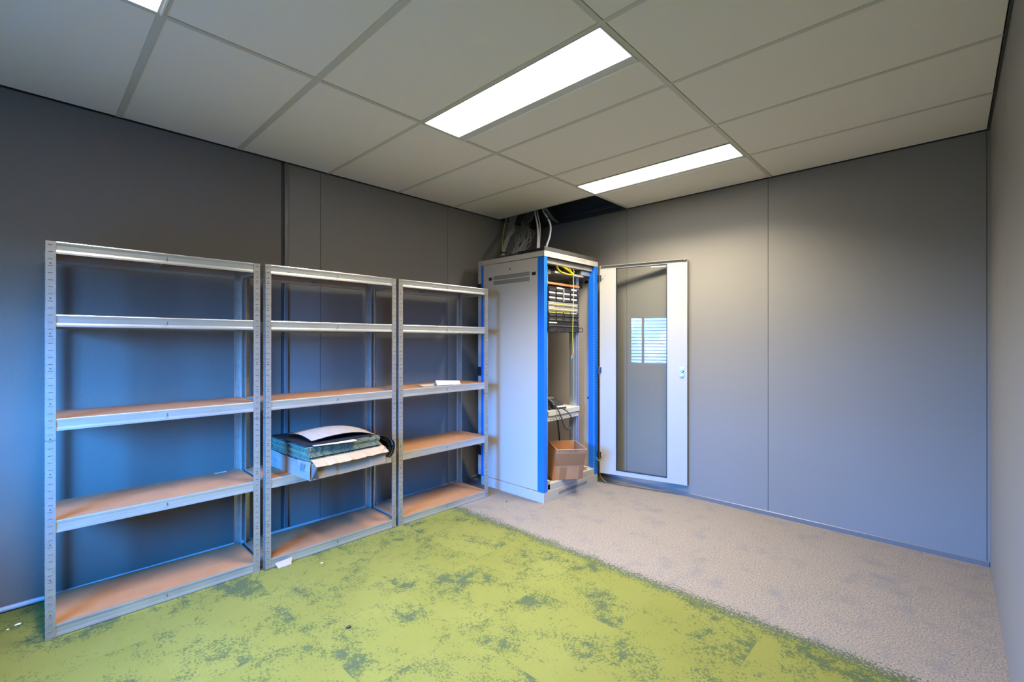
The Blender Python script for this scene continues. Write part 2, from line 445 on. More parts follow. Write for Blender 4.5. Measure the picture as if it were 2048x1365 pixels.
for x0, x1 in ((0.223, 1.40), (1.426, XE-0.004)):
    for y0, y1 in zip(YS[:3], YS[1:4]): ctile(x0, x1, y0, y1)
    ctile(x0, x1, YS[3], YC)
MB().box((XL+0.005, YN+0.003, ZC+0.002), (XE-0.004, YS[0]-0.008, ZC+0.018), M_ceil).build('ceiling_tile', CE)

LAMP_COL = (1.0, 0.91, 0.74)
M_diff = emission_material('lamp_diffuser', (1.0, 0.97, 0.90), 14.0)
LBL = ['recessed strip light cut off by the top left corner of the photo', 'largest recessed strip light, glowing white near the top centre', 'glowing recessed strip light nearest the back wall, above the open rack door']
AREA = []
for k, (x0, x1, y0, y1, e0, e1) in enumerate(LIGHTS):
    t = thing('ceiling_light', LBL[k], 'ceiling light', ((x0+x1)/2, (y0+y1)/2, ZC), group='recessed ceiling strip lights')
    cx, cy = (x0+x1)/2, (y0+y1)/2
    X0, X1, Y0, Y1, E0, E1 = x0-cx, x1-cx, y0-cy, y1-cy, e0-cy, e1-cy
    f = MB()
    zb = -0.004
    f.box((X0, Y0, zb), (X1, E0, 0.05), M_lampg); f.box((X0, E1+0.0, zb), (X1, Y1-0.007, 0.05), M_lampg)
    f.box((X0, Y1-0.007, zb-0.004), (X1, Y1, 0.05), M_lampw)
    f.box((X0, E0, zb), (X0+0.006, E1, 0.05), M_lampw); f.box((X1-0.006, E0, zb), (X1, E1, 0.05), M_lampw)
    for i in range(1, 12):
        xx = X0 + (X1-X0)*i/12
        f.box((xx-0.0015, E1-0.001, zb-0.001), (xx+0.0015, E1+0.004, 0.02), M_lampw)
    f.build('frame', t)
    MB().box((X0+0.007, E0+0.001, 0.002), (X1-0.007, E1-0.001, 0.006), M_diff).build('diffuser', t)
    MB().box((X0, Y0, 0.05), (X1, Y1, 0.056), M_lampw).build('housing', t)
    ld = bpy.data.lights.new('tube_light', 'AREA'); ld.shape = 'RECTANGLE'; ld.size = (X1-X0)-0.03; ld.size_y = (e1-e0)-0.02
    ld.color = LAMP_COL; ld.energy = [41, 60, 57][k]; ld.spread = R([106, 122, 132][k])
    lo = bpy.data.objects.new('tube_light', ld); COL.objects.link(lo); lo.parent = t; lo.location = (0, (E0+E1)/2, -0.002)
    AREA.append(ld)

# trunking, pipe on the left wall
tag(MB().box((XL+0.001, 3.70, 0.0), (XL+0.055, 3.84, 2.46), M_trim).build('cable_trunking', bevel=0.003), 'pale upright cable trunking on the wall behind the grey cable bundle', 'trunking')
pp = MB(); pp.tube([(XL+0.017, YN+0.01, 0.017), (XL+0.017, 1.0, 0.017), (XL+0.017, 3.90, 0.017)], 0.0125, M_pipe, 12)
tag(pp.build('floor_pipe', smooth=True), 'thin white pipe running along the foot of the left wall', 'pipe')

# ------------------------------------------------------------------ shelving units
W, D, HT = 0.884, 0.385, 1.798
LEV = [1.798, 1.466, 0.992, 0.530, 0.058]
def upright(fx, fy):
    # fx: 0 front / 1 rear ; fy: 0 left / 1 right ; local x is -depth
    m = MB(); x = 0 if not fx else -D; sx = -1 if not fx else 1
    y = 0 if not fy else W; sy = 1 if not fy else -1
    fw, th = 0.034, 0.0016
    m.box((x, y, 0), (x+sx*th, y+sy*fw, HT), M_galv)
    m.box((x, y, 0), (x+sx*0.034, y+sy*th, HT), M_galv)
    m.box((x+sx*0.0005, y+sy*(fw-0.002), 0), (x+sx*0.005, y+sy*fw, HT), M_lip)   # folded edge
    m.box((x+sx*0.032, y+sy*0.0005, 0), (x+sx*0.034, y+sy*0.005, HT), M_lip)
    m.box((x-sx*0.0008, y-sy*0.0008, 0.895), (x+sx*0.034, y+sy*0.0344, 0.897), M_slot)   # joint between the two halves
    m.box((x, y, 0), (x+sx*0.036, y+sy*0.036, 0.003), M_galv)
    n = int(HT/0.0318)
    for i in range(n):
        z = 0.03+i*0.0318
        yc = y+sy*0.016
        if i % 5 == 2:
            m.cyl((x-sx*0.0006 if sx > 0 else x, yc, z+0.014), 0.0032, 0.0006, M_slot, 'x', 8)
            m.cyl((x+sx*0.016, y-sy*0.0006 if sy > 0 else y, z+0.014), 0.0032, 0.0006, M_slot, 'y', 8)
        for ax in (0, 1):
            if ax == 0:
                m.box((x-sx*0.0004, yc-0.008, z), (x, yc+0.008, z+0.0028), M_slot)
                m.box((x-sx*0.0016, yc-0.008, z-0.0022), (x, yc+0.009, z), M_lip)
            else:
                m.box((x+sx*0.010, y-sy*0.0004, z), (x+sx*0.024, y, z+0.0028), M_slot)
                m.box((x+sx*0.010, y-sy*0.0016, z-0.0022), (x+sx*0.025, y, z), M_lip)
    return m
BP = [(0, 0), (0.0012, -0.004), (0.0004, -0.010), (-0.0016, -0.018), (-0.0016, -0.038), (0.0002, -0.047), (0.0006, -0.055), (-0.012, -0.055), (-0.012, -0.0535), (-0.0015, -0.0535), (-0.0032, -0.038), (-0.0032, -0.018), (-0.0025, -0.003), (-0.006, -0.0015), (-0.006, 0)]
unit = thing('shelving_unit', 'nearest galvanised shelving unit with empty fibreboard shelves, leftmost of three', 'shelving unit', (-2.941, 0.062, 0), R(-0.8), 'galvanised shelving units along the left wall')
for fx in (0, 1):
    for fy in (0, 1): upright(fx, fy).build('upright', unit)
for z in LEV:
    m = MB(); m.prism(BP, lambda p, q, t: (-0.003+p, t, z+q), 0.0345, W-0.0345, M_galv2)
    m.box((-0.003, W/2-0.006, z-0.040), (-0.0005, W/2+0.004, z-0.037), M_lip)
    m.box((-0.003, W/2+0.001, z-0.036), (-0.0012, W/2+0.003, z-0.020), M_slot)
    m.build('front_beam', unit)
    m = MB(); m.prism(BP, lambda p, q, t: (-D+0.003-p, t, z-0.0035+q), 0.0345, W-0.0345, M_galv2); m.build('rear_beam', unit)
    for sgn, y in ((1, 0.003), (-1, W-0.003)):
        m = MB(); m.prism(BP, lambda p, q, t: (t, y-sgn*p, z-0.0035+q), -D+0.0345, -0.0345, M_galv2); m.build('side_beam', unit)
    m = MB(); m.box((-D+0.0105, 0.0105, z-0.0105), (-0.0105, W-0.0105, z-0.0025), M_mdf); m.build('shelf_board', unit, bevel=0.0008)
    m = MB(); m.prism([(-0.022, 0), (-0.022, -0.003), (-0.004, -0.012), (-0.004, -0.030), (0.004, -0.030), (0.004, -0.012), (0.022, -0.003), (0.022, 0)],
                      lambda p, q, t: (t, W/2+p, z-0.011+q), -D+0.010, -0.010, M_galv2); m.build('cross_brace', unit)
K = kids_map()
u2 = copy_tree(unit, K); u2.location = (-2.912, 0.967, 0); u2.rotation_euler.z = 0
u2['label'] = 'middle galvanised shelving unit, carrying the carton of carpet tiles'
u3 = copy_tree(unit, K); u3.location = (-2.906, 1.868, 0); u3.rotation_euler.z = R(-0.5)
u3['label'] = 'farthest galvanised shelving unit, next to the server rack'

# things on the shelves
st = MB(); st.box((-0.004, 0, 0), (0.004, 0.066, 0.004), M_paper)
tag(st.build('plastic_strip', loc=(-3.285, 0.805, LEV[3]+0.0005-0.0025), rotz=R(4), bevel=0.001), 'small white strip lying on the fourth shelf of the nearest unit', 'plastic strip')
# folded paper on the third shelf of the last unit
fp = MB()
a0 = [(0.0, 0.0), (0.062, 0.0), (0.105, 0.0), (0.145, 0.038), (0.172, 0.003)]
gr = []
for j in range(9):
    t = j/8
    gr.append([(p - 0.0, t*0.21, q*(1.12 - 0.3*t) + 0.0012) for p, q in a0])
fp.sheet([list(r) for r in zip(*gr)], 0.0006, M_paper)
tag(fp.build('folded_paper', loc=(-3.115, 2.285, LEV[2]-0.0015), rotz=R(-14)), 'white folded sheet of paper standing like a tent on the farthest unit', 'paper')
fs = MB(); gr = [[(x*0.15, y*0.21, 0.0008+0.004*max(0, math.sin(3.1*x+2.2*y))) for y in [j/6 for j in range(7)]] for x in [i/6 for i in range(7)]]
fs.sheet(gr, 0.0005, M_paper)
tag(fs.build('flat_paper', loc=(-3.13, 2.165, LEV[2]-0.0018), rotz=R(-9)), 'flat white sheet lying under the folded paper on the farthest unit', 'paper')
# board lying on top of the middle unit
bx = MB(); bx.box((-0.12, 0, 0), (0, 0.40, 0.014), M_carton); bx.box((0.0, 0.07, 0.004), (0.0006, 0.12, 0.007), M_brown)
tag(bx.build('flat_carton', loc=(-2.960, 1.352, LEV[0]-0.0022), rotz=R(3.0), bevel=0.001), 'flat pale carton lying on top of the middle shelving unit', 'carton')
for k, (yy, s_) in enumerate(((1.285, 0.010), (1.325, 0.014))):
    c = MB(); random.seed(30+k)
    pts = [(random.uniform(-1, 1)*s_*1.1, random.uniform(-1, 1)*s_*1.3, abs(random.uniform(0.3, 1))*s_) for _ in range(7)]
    c.tube(smooth_pts(pts, 4), s_*0.28, [M_brown, M_yel][k], 6)
    tag(c.build('paper_scrap', loc=(-2.975, yy, LEV[0]-0.0025), smooth=True), ['crumpled brown scrap on top of the middle unit, left of the flat carton', 'crumpled pale scrap on top of the middle unit, touching the flat carton'][k], 'scrap')

# carton with carpet tiles on the middle unit
CT = thing('open_carton', 'torn open carton on the middle unit, filled with a pile of carpet tiles', 'carton', (-2.708, 1.146, LEV[3]-0.0022), R(4.0))
cw, cd, ch = 0.515, 0.55, 0.105
m = MB(); th = 0.004
m.box((-cd, 0, 0), (0, cw, th), M_carton)
n = 14
def wall_sheet(p, q, mat_o, wob=0.004, h=ch):
    m = MB(); gr = []
    for i in range(n+1):
        t = i/n; x = p[0]+(q[0]-p[0])*t; y = p[1]+(q[1]-p[1])*t
        w_ = wob*math.sin(7*t+1)
        gr.append([(x, y, th), (x+w_, y-w_, th+h*0.5), (x+w_*0.4, y-w_*0.4, h+0.006*math.sin(5*t+2))])
    m.sheet(gr, 0.004, mat_o); return m
m.build('carton_base', CT)
wall_sheet((-cd, 0.0), (0, 0.0), M_cartonW).build('carton_side', CT)['label'] = 'white printed carton side'
wall_sheet((0, 0.012), (0, cw), M_carton, 0.003, ch*0.9).build('carton_front', CT)
wall_sheet((-cd, cw), (0, cw), M_carton).build('carton_side', CT)
wall_sheet((-cd, 0), (-cd, cw), M_carton).build('carton_back', CT)
fl = MB(); gr = []
for i in range(25):
    t = i/24; y = 0.02+t*(cw-0.01)
    jag = 0.004*math.sin(31*t)+0.003*math.sin(57*t+1)
    gr.append([(-0.055, y, ch+0.012), (-0.02, y, ch+0.004), (0.030+0.006*math.sin(4*t)+jag*0.4, y, ch-0.024+jag*0.5)])
fl.sheet(gr, 0.004, M_carton); fl.build('carton_flap', CT)
fl = MB(); fl.add([(0.0, 0.004, 0.0), (0.0, 0.004, ch), (0.035, 0.02, ch-0.024), (0.004, 0.05, 0.004)], [(0, 1, 2), (0, 2, 3), (2, 1, 0), (3, 2, 0)], M_cartonW); fl.build('carton_flap', CT)['label'] = 'white torn corner flap'
# printed lettering on the white side
tcu = bpy.data.curves.new('carton_print', 'FONT'); tcu.body = 'utions'; tcu.size = 0.034; tcu.extrude = 0.0002
tmp = bpy.data.objects.new('tmp_print', tcu); COL.objects.link(tmp)
tcu.materials.append(mat('print_ink', (0.10, 0.11, 0.17), 0.7)); tm = bpy.data.meshes.new_from_object(tmp); bpy.data.objects.remove(tmp)
to = bpy.data.objects.new('carton_print', tm); COL.objects.link(to); to.parent = CT
to.location = (-0.512, -0.0068, 0.048); to.rotation_euler = (R(90), 0, 0)
m = MB(); m.box((-0.115, -0.0068, 0.045), (-0.055, -0.0060, 0.088), mat('print_block', (0.12, 0.105, 0.10), 0.7)); m.build('carton_print', CT)

z = LEV[3]-0.0022+0.0045
random.seed(5)
NT = 19; tz = 0.0094
g_t = 'carpet tiles stacked in the carton'
proto = None
for i in range(NT):
    up = i >= 11
    if i in (0, 11):
        m = MB()
        m.box((-0.5, 0, 0), (0, 0.49, 0.0014), M_back)
        m.box((-0.4985, 0.0015, 0.0014), (-0.0015, 0.4885, tz-0.0009), M_pile if up else M_pileD)
        proto = m.build('carpet_tile'); o = proto
    else:
        o = proto.copy(); COL.objects.link(o)
    o.location = (-2.748+random.uniform(-.007, .007), 1.154+random.uniform(-.006, .006), z); o.rotation_euler.z = R(4.0+random.uniform(-.8, .8))
    if i == 18: lab = 'topmost speckled green carpet tile lying flat in the carton'
    elif up: lab = 'speckled green carpet tile in the upper half of the flat pile in the carton'
    else: lab = 'dark blue-green carpet tile low in the flat pile in the carton'
    tag(o, lab, 'carpet tile', g_t if i == 18 else (g_t + (', upper half' if up else ', lower half')))
    z += tz
ZTOP = z
# loose bent tiles and sheets over the pile
def bent(name, label, cat, path, x0, x1, th, mt, mb_, loc_rot=4.0, wav=0.0, skew=0.0, group=None):
    m = MB(); P = smooth_pts([(0, a, b) for a, b in path], 6); gr = []
    for k in range(7):
        t = k/6; x = x0+(x1-x0)*t
        gr.append([(x+skew*p.y, p.y, p.z+wav*math.sin(math.pi*t)) for p in P])
    m.sheet(gr, th, mt, mb_)
    o = m.build(name, loc=(-2.708, 1.146, 0), rotz=R(loc_rot), smooth=False); tag(o, label, cat, group); return o
zt = ZTOP
bent('cardboard_sheet', 'pale thin sheet under the papers on top of the carpet tile pile', 'sheet', [(-0.004, zt+0.003), (0.2, zt+0.002), (0.42, zt+0.003)], -0.42, -0.045, 0.0014, M_cartonW, None, 4, 0)
bent('paper_sheet', 'bright white paper sheet sticking out over the front of the tile pile', 'paper', [(0.03, zt+0.012), (0.2, zt+0.0055), (0.30, zt+0.005)], -0.33, -0.03, 0.0008, M_paper, None, -3, 0)
bent('carpet_tile', 'navy-black bent carpet tile, lying directly over the white paper sheet', 'carpet tile', [(-0.012, zt+0.020), (0.12, zt+0.017), (0.30, zt+0.014), (0.46, zt+0.010)], -0.52, -0.05, 0.004, M_rub, M_rub, 4, 0.004)
for k in range(5):
    e = k*0.0075
    bent('rubber_sheet', 'thin black rubber-backed sheet curling down over the right end of the carton', 'rubber sheet',
         [(0.30, zt+0.004-0.0), (0.46, zt-0.002), (0.545+e*0.3, zt-0.018+e*0.2), (0.592+e, zt-0.055), (0.604+e, zt-0.095), (0.588+e, zt-0.135-e*0.4), (0.562+e, zt-0.160-e*0.3)], -0.34, -0.10+e*1.4, 0.0016, M_rub, [M_rub, M_back][k % 2], 4, 0, group='black sheets curling over the carton')
bent('carpet_tile', 'grey felt-topped bent tile arching over the top of the whole pile', 'carpet tile', [(0.045, zt+0.034), (0.18, zt+0.047), (0.32, zt+0.046), (0.44, zt+0.022), (0.53, zt-0.022), (0.575, zt-0.052)], -0.40, -0.075, 0.004, M_felt, M_rub, 4, 0.020)

# ------------------------------------------------------------------ server rack
RX, RY = -2.440, 2.955
DW, DD, ZR = 0.800, 0.765, 2.100
rack = thing('server_rack', 'tall grey server rack with blue corner posts and an open glass door', 'server rack', (RX, RY, 0))
m = MB()
m.box((-DD, 0, 0), (-0.001, 0.018, 0.084), M_rack); m.box((-DD, DW-0.018, 0), (-0.001, DW, 0.084), M_rack)
m.box((-0.018, 0.0005, 0), (0, DW-0.0005, 0.085), M_rackw); m.box((-DD, 0.018, 0), (-DD+0.018, DW-0.018, 0.084), M_rack)
m.box((0.0, 0.20, 0.030), (0.0008, 0.62, 0.058), M_vent)
for yy in (0.012, DW-0.012):
    for zz in (0.02, 0.06): m.cyl((0.0, yy, zz), 0.0035, 0.001, M_vent, 'x', 8)
for xx in (-0.70, -0.57): m.cyl((xx, -0.001, 0.045), 0.004, 0.001, M_slot, 'y', 8)
m.build('plinth', rack, bevel=0.0015)
for (x0, x1, y0, y1) in ((-0.070, 0, 0, 0.043), (-0.070, 0, DW-0.050, DW), (-DD, -DD+0.03, 0, 0.05), (-DD, -DD+0.03, DW-0.05, DW)):
    m = MB(); m.box((x0, y0, 0.086), (x1, y1, 2.052), M_blue)
    if x1 == 0:
        yi = y1 if y0 < 0.1 else y0
        for i in range(76):
            zz = 0.12+i*0.025
            m.box((-0.012, yi-0.0006 if y0 > 0.1 else yi, zz), (-0.006, yi if y0 > 0.1 else yi+0.0006, zz+0.010), M_rackw)
        yh = y0+0.03 if y0 < 0.1 else y0+0.02
        for zz in (0.18, 0.45, 0.95, 1.10, 1.30, 1.55): m.cyl((-0.0001, yh, zz), 0.004, 0.0008, mat('post_hole', (0.0, 0.05, 0.35), 0.6), 'x', 8)
    m.build('corner_post', rack, bevel=0.003)
m = MB()
m.box((-DD, 0.0, 2.056), (-0.0, 0.02, 2.100), M_rack); m.box((-DD, DW-0.02, 2.056), (0, DW, 2.1), M_rack)
m.box((-0.02, 0.020, 2.056), (0.002, DW-0.02, 2.100), M_rackw); m.box((-DD, 0.02, 2.056), (-DD+0.02, DW-0.02, 2.1), M_rack)
m.box((-0.002, 0.0, 2.053), (0.0025, DW+0.002, 2.100), M_rackw)
m.box((0.002, 0.22, 2.072), (0.0033, 0.60, 2.094), mat('vent_pale', (0.27, 0.26, 0.24), 0.6))
m.box((-0.08, 0.048, 2.008), (-0.030, DW-0.05, 2.050), M_rackw)
m.box((-0.030, 0.20, 2.022), (-0.0292, 0.62, 2.040), mat('vent_pale', (0.27, 0.26, 0.24), 0.6))
m.box((-0.085, 0.05, 2.052), (-0.03, DW-0.05, 2.056), M_lid)
m.build('top_frame', rack, bevel=0.001)
m = MB(); m.box((-DD+0.19, 0.012, 2.1005), (-0.010, DW-0.01, 2.120), M_lid); m.box((-0.012, 0.004, 2.1005), (0.001, DW+0.010, 2.136), M_lid)
m.box((-DD+0.01, 0.15, 2.1005), (-DD+0.19, DW-0.01, 2.112), M_lid); m.box((-0.30, 0.004, 2.1005), (-0.012, 0.012, 2.128), M_black)
m.build('roof_panel', rack, bevel=0.001)
def side_panel(y, out):
    m = MB(); yo = y; yi = y-out*0.012
    m.box((-DD+0.032, yo, 0.090), (-0.030, yi, 2.050), M_rack)
    for z0 in (1.86, 1.905):
        m.box((-0.60, yo, z0), (-0.16, yo+out*0.0010, z0+0.036), M_vent)
        m.box((-0.60, yi, z0), (-0.16, yi-out*0.0010, z0+0.036), M_vent)
    m.cyl((-0.39, yo if out < 0 else yo, 1.985), 0.008, out*0.001, M_slot, 'y', 12)
    m.cyl((-0.10, yi, 0.80), 0.011, -out*0.001, M_slot, 'y', 14)
    m.cyl((-0.17, yo, 1.845), 0.003, out*0.001, M_slot, 'y', 8)
    return m
for y, out in ((0.001, -1), (DW-0.001, 1)):
    sp = side_panel(y, out).build('side_panel', rack, bevel=0.001)
    for x0 in (-0.665, -0.135):
        m = MB(); m.box((x0, y+out*0.0006, 1.905), (x0+0.045, y-out*0.02, 1.932), M_black); m.build('latch', sp, bevel=0.001)['label'] = 'black recessed latch'
m = MB(); m.box((-DD-0.036, -0.006, 0.090), (-DD-0.001, DW+0.002, 2.10), M_rackw)
rd = m.build('rear_door', rack, bevel=0.001)
for zz in (1.80, 1.02, 0.28):
    m = MB(); m.box((-DD-0.040, -0.013, zz), (-DD+0.006, -0.0062, zz+0.085), M_black); m.build('hinge', rd)['label'] = 'black hinge'
m = MB(); m.box((-0.06, 0.05, 0.086), (-0.004, DW-0.052, 0.143), M_rackw); m.box((-DD+0.02, 0.05, 0.086), (-0.06, DW-0.052, 0.10), M_rack)
for yy in (0.055,):
    m.box((-0.09, yy, 0.10), (-0.004, yy+0.03, 0.175), M_rackw); m.cyl((-0.0042, yy+0.015, 0.150), 0.004, 0.001, M_slot, 'x', 8); m.cyl((-0.0042, yy+0.015, 0.165), 0.003, 0.001, M_slot, 'x', 8)
m.box((-0.40, DW-0.09, 0.10), (-0.06, DW-0.052, 0.150), M_rack)
for i in range(12): m.box((-0.055, DW-0.12-i*0.012, 0.143), (-0.03, DW-0.126-i*0.012, 0.1436), M_slot)
m.build('base_frame', rack, bevel=0.001)
# mounting rails
RFX = -0.110   # front face of the rails, local
for side, ya, yb in ((0, 0.150, 0.186), (1, 0.610, 0.646)):
    for fx in (RFX, -0.66):
        m = MB(); yw = yb if side == 0 else ya; sy = -1 if side == 0 else 1
        m.box((fx-0.0015, ya, 0.10), (fx, yb, 2.0), M_zinc)
        m.box((fx-0.085, yw, 0.10), (fx-0.0015, yw+sy*0.0015, 2.0), M_zinc)
        m.box((fx-0.060, yw-sy*0.006, 0.10), (fx-0.030, yw, 2.0), M_zinc)
        yc = (ya+yb)/2
        for i in range(124):
            zz = 0.13+i*0.01486
            m.box((fx, yc-0.005, zz), (fx+0.0005, yc+0.005, zz+0.009), M_slot)
            if i % 1 == 0:
                m.box((fx-0.080, yw-sy*0.0006, zz), (fx-0.070, yw, zz+0.008), M_lip if fx == RFX else M_slot)
        m.build('mounting_rail', rack)
for z0 in (1.975, 0.12):
    for y0, y1 in ((0.02, 0.148), (0.648, DW-0.02)):
        MB().box((RFX-0.06, y0, z0), (RFX-0.02, y1, z0+0.03), M_zinc).build('rail_bracket', rack)
MB().box((RFX-0.01, 0.60, 1.963), (-0.05, DW-0.052, 2.0), M_zinc).build('rail_bracket', rack)

# door, hinged on the right front post
DA = math.atan2(0.231, 0.973)
door = MB(); DWd = 0.785; z0, z1 = 0.100, 2.055
gx0, gx1, gz0, gz1 = 0.155, 0.615, 0.142, 2.028
door.box((0, 0, z0), (gx0, 0.018, z1), M_rackw); door.box((gx1, 0, z0), (DWd, 0.018, z1), M_rackw)
door.box((gx0, 0, z0), (gx1, 0.018, gz0), M_rackw); door.box((gx0, 0, gz1), (gx1, 0.018, z1), M_rackw)
door.box((0.01, -0.022, z1-0.003), (DWd-0.002, 0.0, z1), M_rackw)       # folded top flange
door.box((DWd-0.0025, -0.012, z0), (DWd, 0.0, z1), M_rackw)
door.box((0.0, -0.010, z0), (0.0025, 0.0, z1), M_rackw)
door.box((DWd-0.03, -0.018, z1-0.010), (DWd-0.012, -0.006, z1-0.003), M_vent)
door.box((gx0-0.004, -0.0006, gz0-0.02), (gx0-0.0035, 0, gz1), M_vent)
door.box((gx1-0.140, 0.004, gz1-0.020), (gx1-0.006, 0.0072, gz1-0.003), M_white)
dob = door.build('glass_door', rack, loc=(0.030, 0.795, 0), rotz=DA, bevel=0.0008)
m = MB(); gw = 0.006
m.box((gx0, -0.002, gz0), (gx0+gw, 0.014, gz1), M_black); m.box((gx1-gw, -0.002, gz0), (gx1, 0.014, gz1), M_black)
m.box((gx0, -0.002, gz0), (gx1, 0.014, gz0+gw), M_black); m.box((gx0, -0.002, gz1-gw), (gx1, 0.014, gz1), M_black)
m.build('gasket', dob)['label'] = 'black rubber glazing gasket'
m = MB(); m.box((gx0+gw, 0.008, gz0+gw), (gx1-gw, 0.012, gz1-gw), M_pane); m.build('glass_pane', dob)['label'] = 'clear glass pane'
for zz in (1.905, 1.035, 0.235):
    m = MB(); m.box((-0.024, -0.006, zz), (-0.004, 0.010, zz+0.07), M_black); m.box((0.006, -0.014, zz+0.01), (0.013, -0.0005, zz+0.065), M_black)
    m.cyl((-0.004, 0.0, zz), 0.005, 0.07, M_black, 'z', 8)
    m.build('hinge', dob)['label'] = 'black hinge'
for zz in (1.92, 0.235):
    m = MB(); m.cyl((0.052, -0.006, zz+0.045), 0.004, 0.006, M_zinc, 'y', 8); m.tube([(0.020, -0.006, zz+0.005), (0.030, -0.012, zz+0.02), (0.036, -0.006, zz+0.02)], 0.002, M_vent, 6)
    m.build('earth_stud', dob)
m = MB(); m.box((0.722, -0.006, 1.045), (0.757, 0.0, 1.120), M_zinc); m.cyl((0.742, -0.016, 1.085), 0.013, 0.012, M_black, 'y', 16); m.cyl((0.742, -0.020, 1.085), 0.0085, 0.006, M_zinc, 'y', 16)
m.box((0.728, -0.009, 1.040), (0.752, -0.006, 1.058), M_zinc)
m.build('door_lock', dob, bevel=0.001)['label'] = 'round silver lock on a small plate'
m = MB(); m.tube(smooth_pts([(-0.012, 0.775, 0.30), (-0.003, 0.778, 0.25), (0.020, 0.79, 0.215), (0.036, 0.792, 0.225), (0.044, 0.797, 0.28)], 6), 0.0022, M_cabGr, 6)
m.build('earth_wire', rack, smooth=True)['label'] = 'yellow-green earth wire'
m = MB(); m.tube(smooth_pts([(0.012, 0.815, 0.11), (0.02, 0.82, 0.06), (0.05, 0.825, 0.03), (0.075, 0.83, 0.012)], 6), 0.0022, M_cabGr, 6)
m.build('earth_wire', rack, smooth=True)['label'] = 'yellow-green earth wire'

# equipment in the rack ------------------------------------------------
EX = RX+RFX          # plane of the rail fronts
EY = RY+0.150; EW = 0.496 - 0.0
def fx(name, label, cat, z, group=None): return thing(name, label, cat, (EX+0.0008, EY, z), 0, group)
U = 0.0445; ZP = 1.832
# orange filler strip
m = MB(); m.box((0, 0.004, 0), (0.012, EW-0.004, 0.020), M_orange)
tag(m.build('filler_strip', loc=(EX+0.0008, EY, 1.846), bevel=0.0015), 'orange-brown strip across the rack above the black patch panels', 'strip')
# rack tray with yellow coil
tr = fx('rack_tray', 'light grey cantilever tray at the top of the rack under the yellow cable', 'tray', 1.945)
m = MB(); m.box((-0.30, 0.070, 0), (0.05, 0.500, 0.0016), M_rack); m.box((0.048, 0.070, -0.002), (0.0505, 0.500, 0.016), M_rackw)
m.box((-0.30, 0.070, 0), (0.05, 0.072, 0.016), M_rack); m.box((-0.30, 0.498, 0), (0.05, 0.500, 0.016), M_rack); m.build('tray_plate', tr)
m = MB(); m.box((0.0005, 0.0, -0.010), (0.0025, 0.072, 0.030), M_rackw); m.box((0.0005, 0.47, -0.010), (0.0025, 0.496, 0.030), M_rackw); m.build('tray_ear', tr)
# coil
m = MB(); random.seed(11)
cyc = Vector((EX+0.045, 0, 0))
for i in range(9):
    P = []; bu = [0.052, 0.034, 0.022, 0.046, 0.012, 0.028, 0.010, 0.016, 0.040][i]; bl = 0.026+0.0022*(i % 5); A = 0.117-0.003*(i % 4); th = R(-13-(i % 3)*2)
    for k in range(40):
        a = 2*math.pi*k/40; c_, s_ = math.cos(a), math.sin(a); b_ = (bu if s_ > 0 else bl)*s_*(1-0.35*c_)
        P.append((EX+0.058+0.0035*(i % 4)+0.006*s_, 3.296+A*c_*math.cos(th)-b_*math.sin(th), 1.981+A*c_*math.sin(th)+b_*math.cos(th)))
    m.tube(P, 0.0021, M_cabY, 6, closed=True)
m.tube(smooth_pts([(EX+0.06, 3.23, 2.015), (EX+0.065, 3.32, 2.040), (EX+0.07, 3.39, 2.020), (EX+0.072, 3.425, 1.985), (EX+0.072, 3.418, 1.95)], 8), 0.0021, M_cabY, 6)
ycx = 3.412
tail = smooth_pts([(EX+0.070, ycx, 1.955), (EX+0.072, ycx+0.006, 1.90), (EX+0.070, ycx+0.010, 1.7), (EX+0.070, ycx, 1.5), (EX+0.070, ycx-0.004, 1.36), (EX+0.070, ycx+0.004, 1.28), (EX+0.070, ycx+0.002, 1.24)], 8)
m.tube(tail, 0.0026, M_cabY, 6)
m.tube([(EX+0.068, ycx-0.018, 1.966), (EX+0.068, ycx+0.002, 1.955), (EX+0.068, ycx+0.006, 1.938)], 0.0075, M_cabY, 8)
cb = m.build('patch_cable', smooth=True)
tag(cb, 'coiled bright yellow patch cable hanging from the tray at the top of the rack', 'cable')
m = MB(); m.tube([tail[-1], (EX+0.070, ycx-0.010, 1.215)], 0.0035, M_red, 6); m.tube([(EX+0.070, ycx-0.010, 1.215), (EX+0.070, ycx-0.022, 1.185)], 0.005, M_teal, 6)
m.build('plug', cb)['label'] = 'red and teal plug'

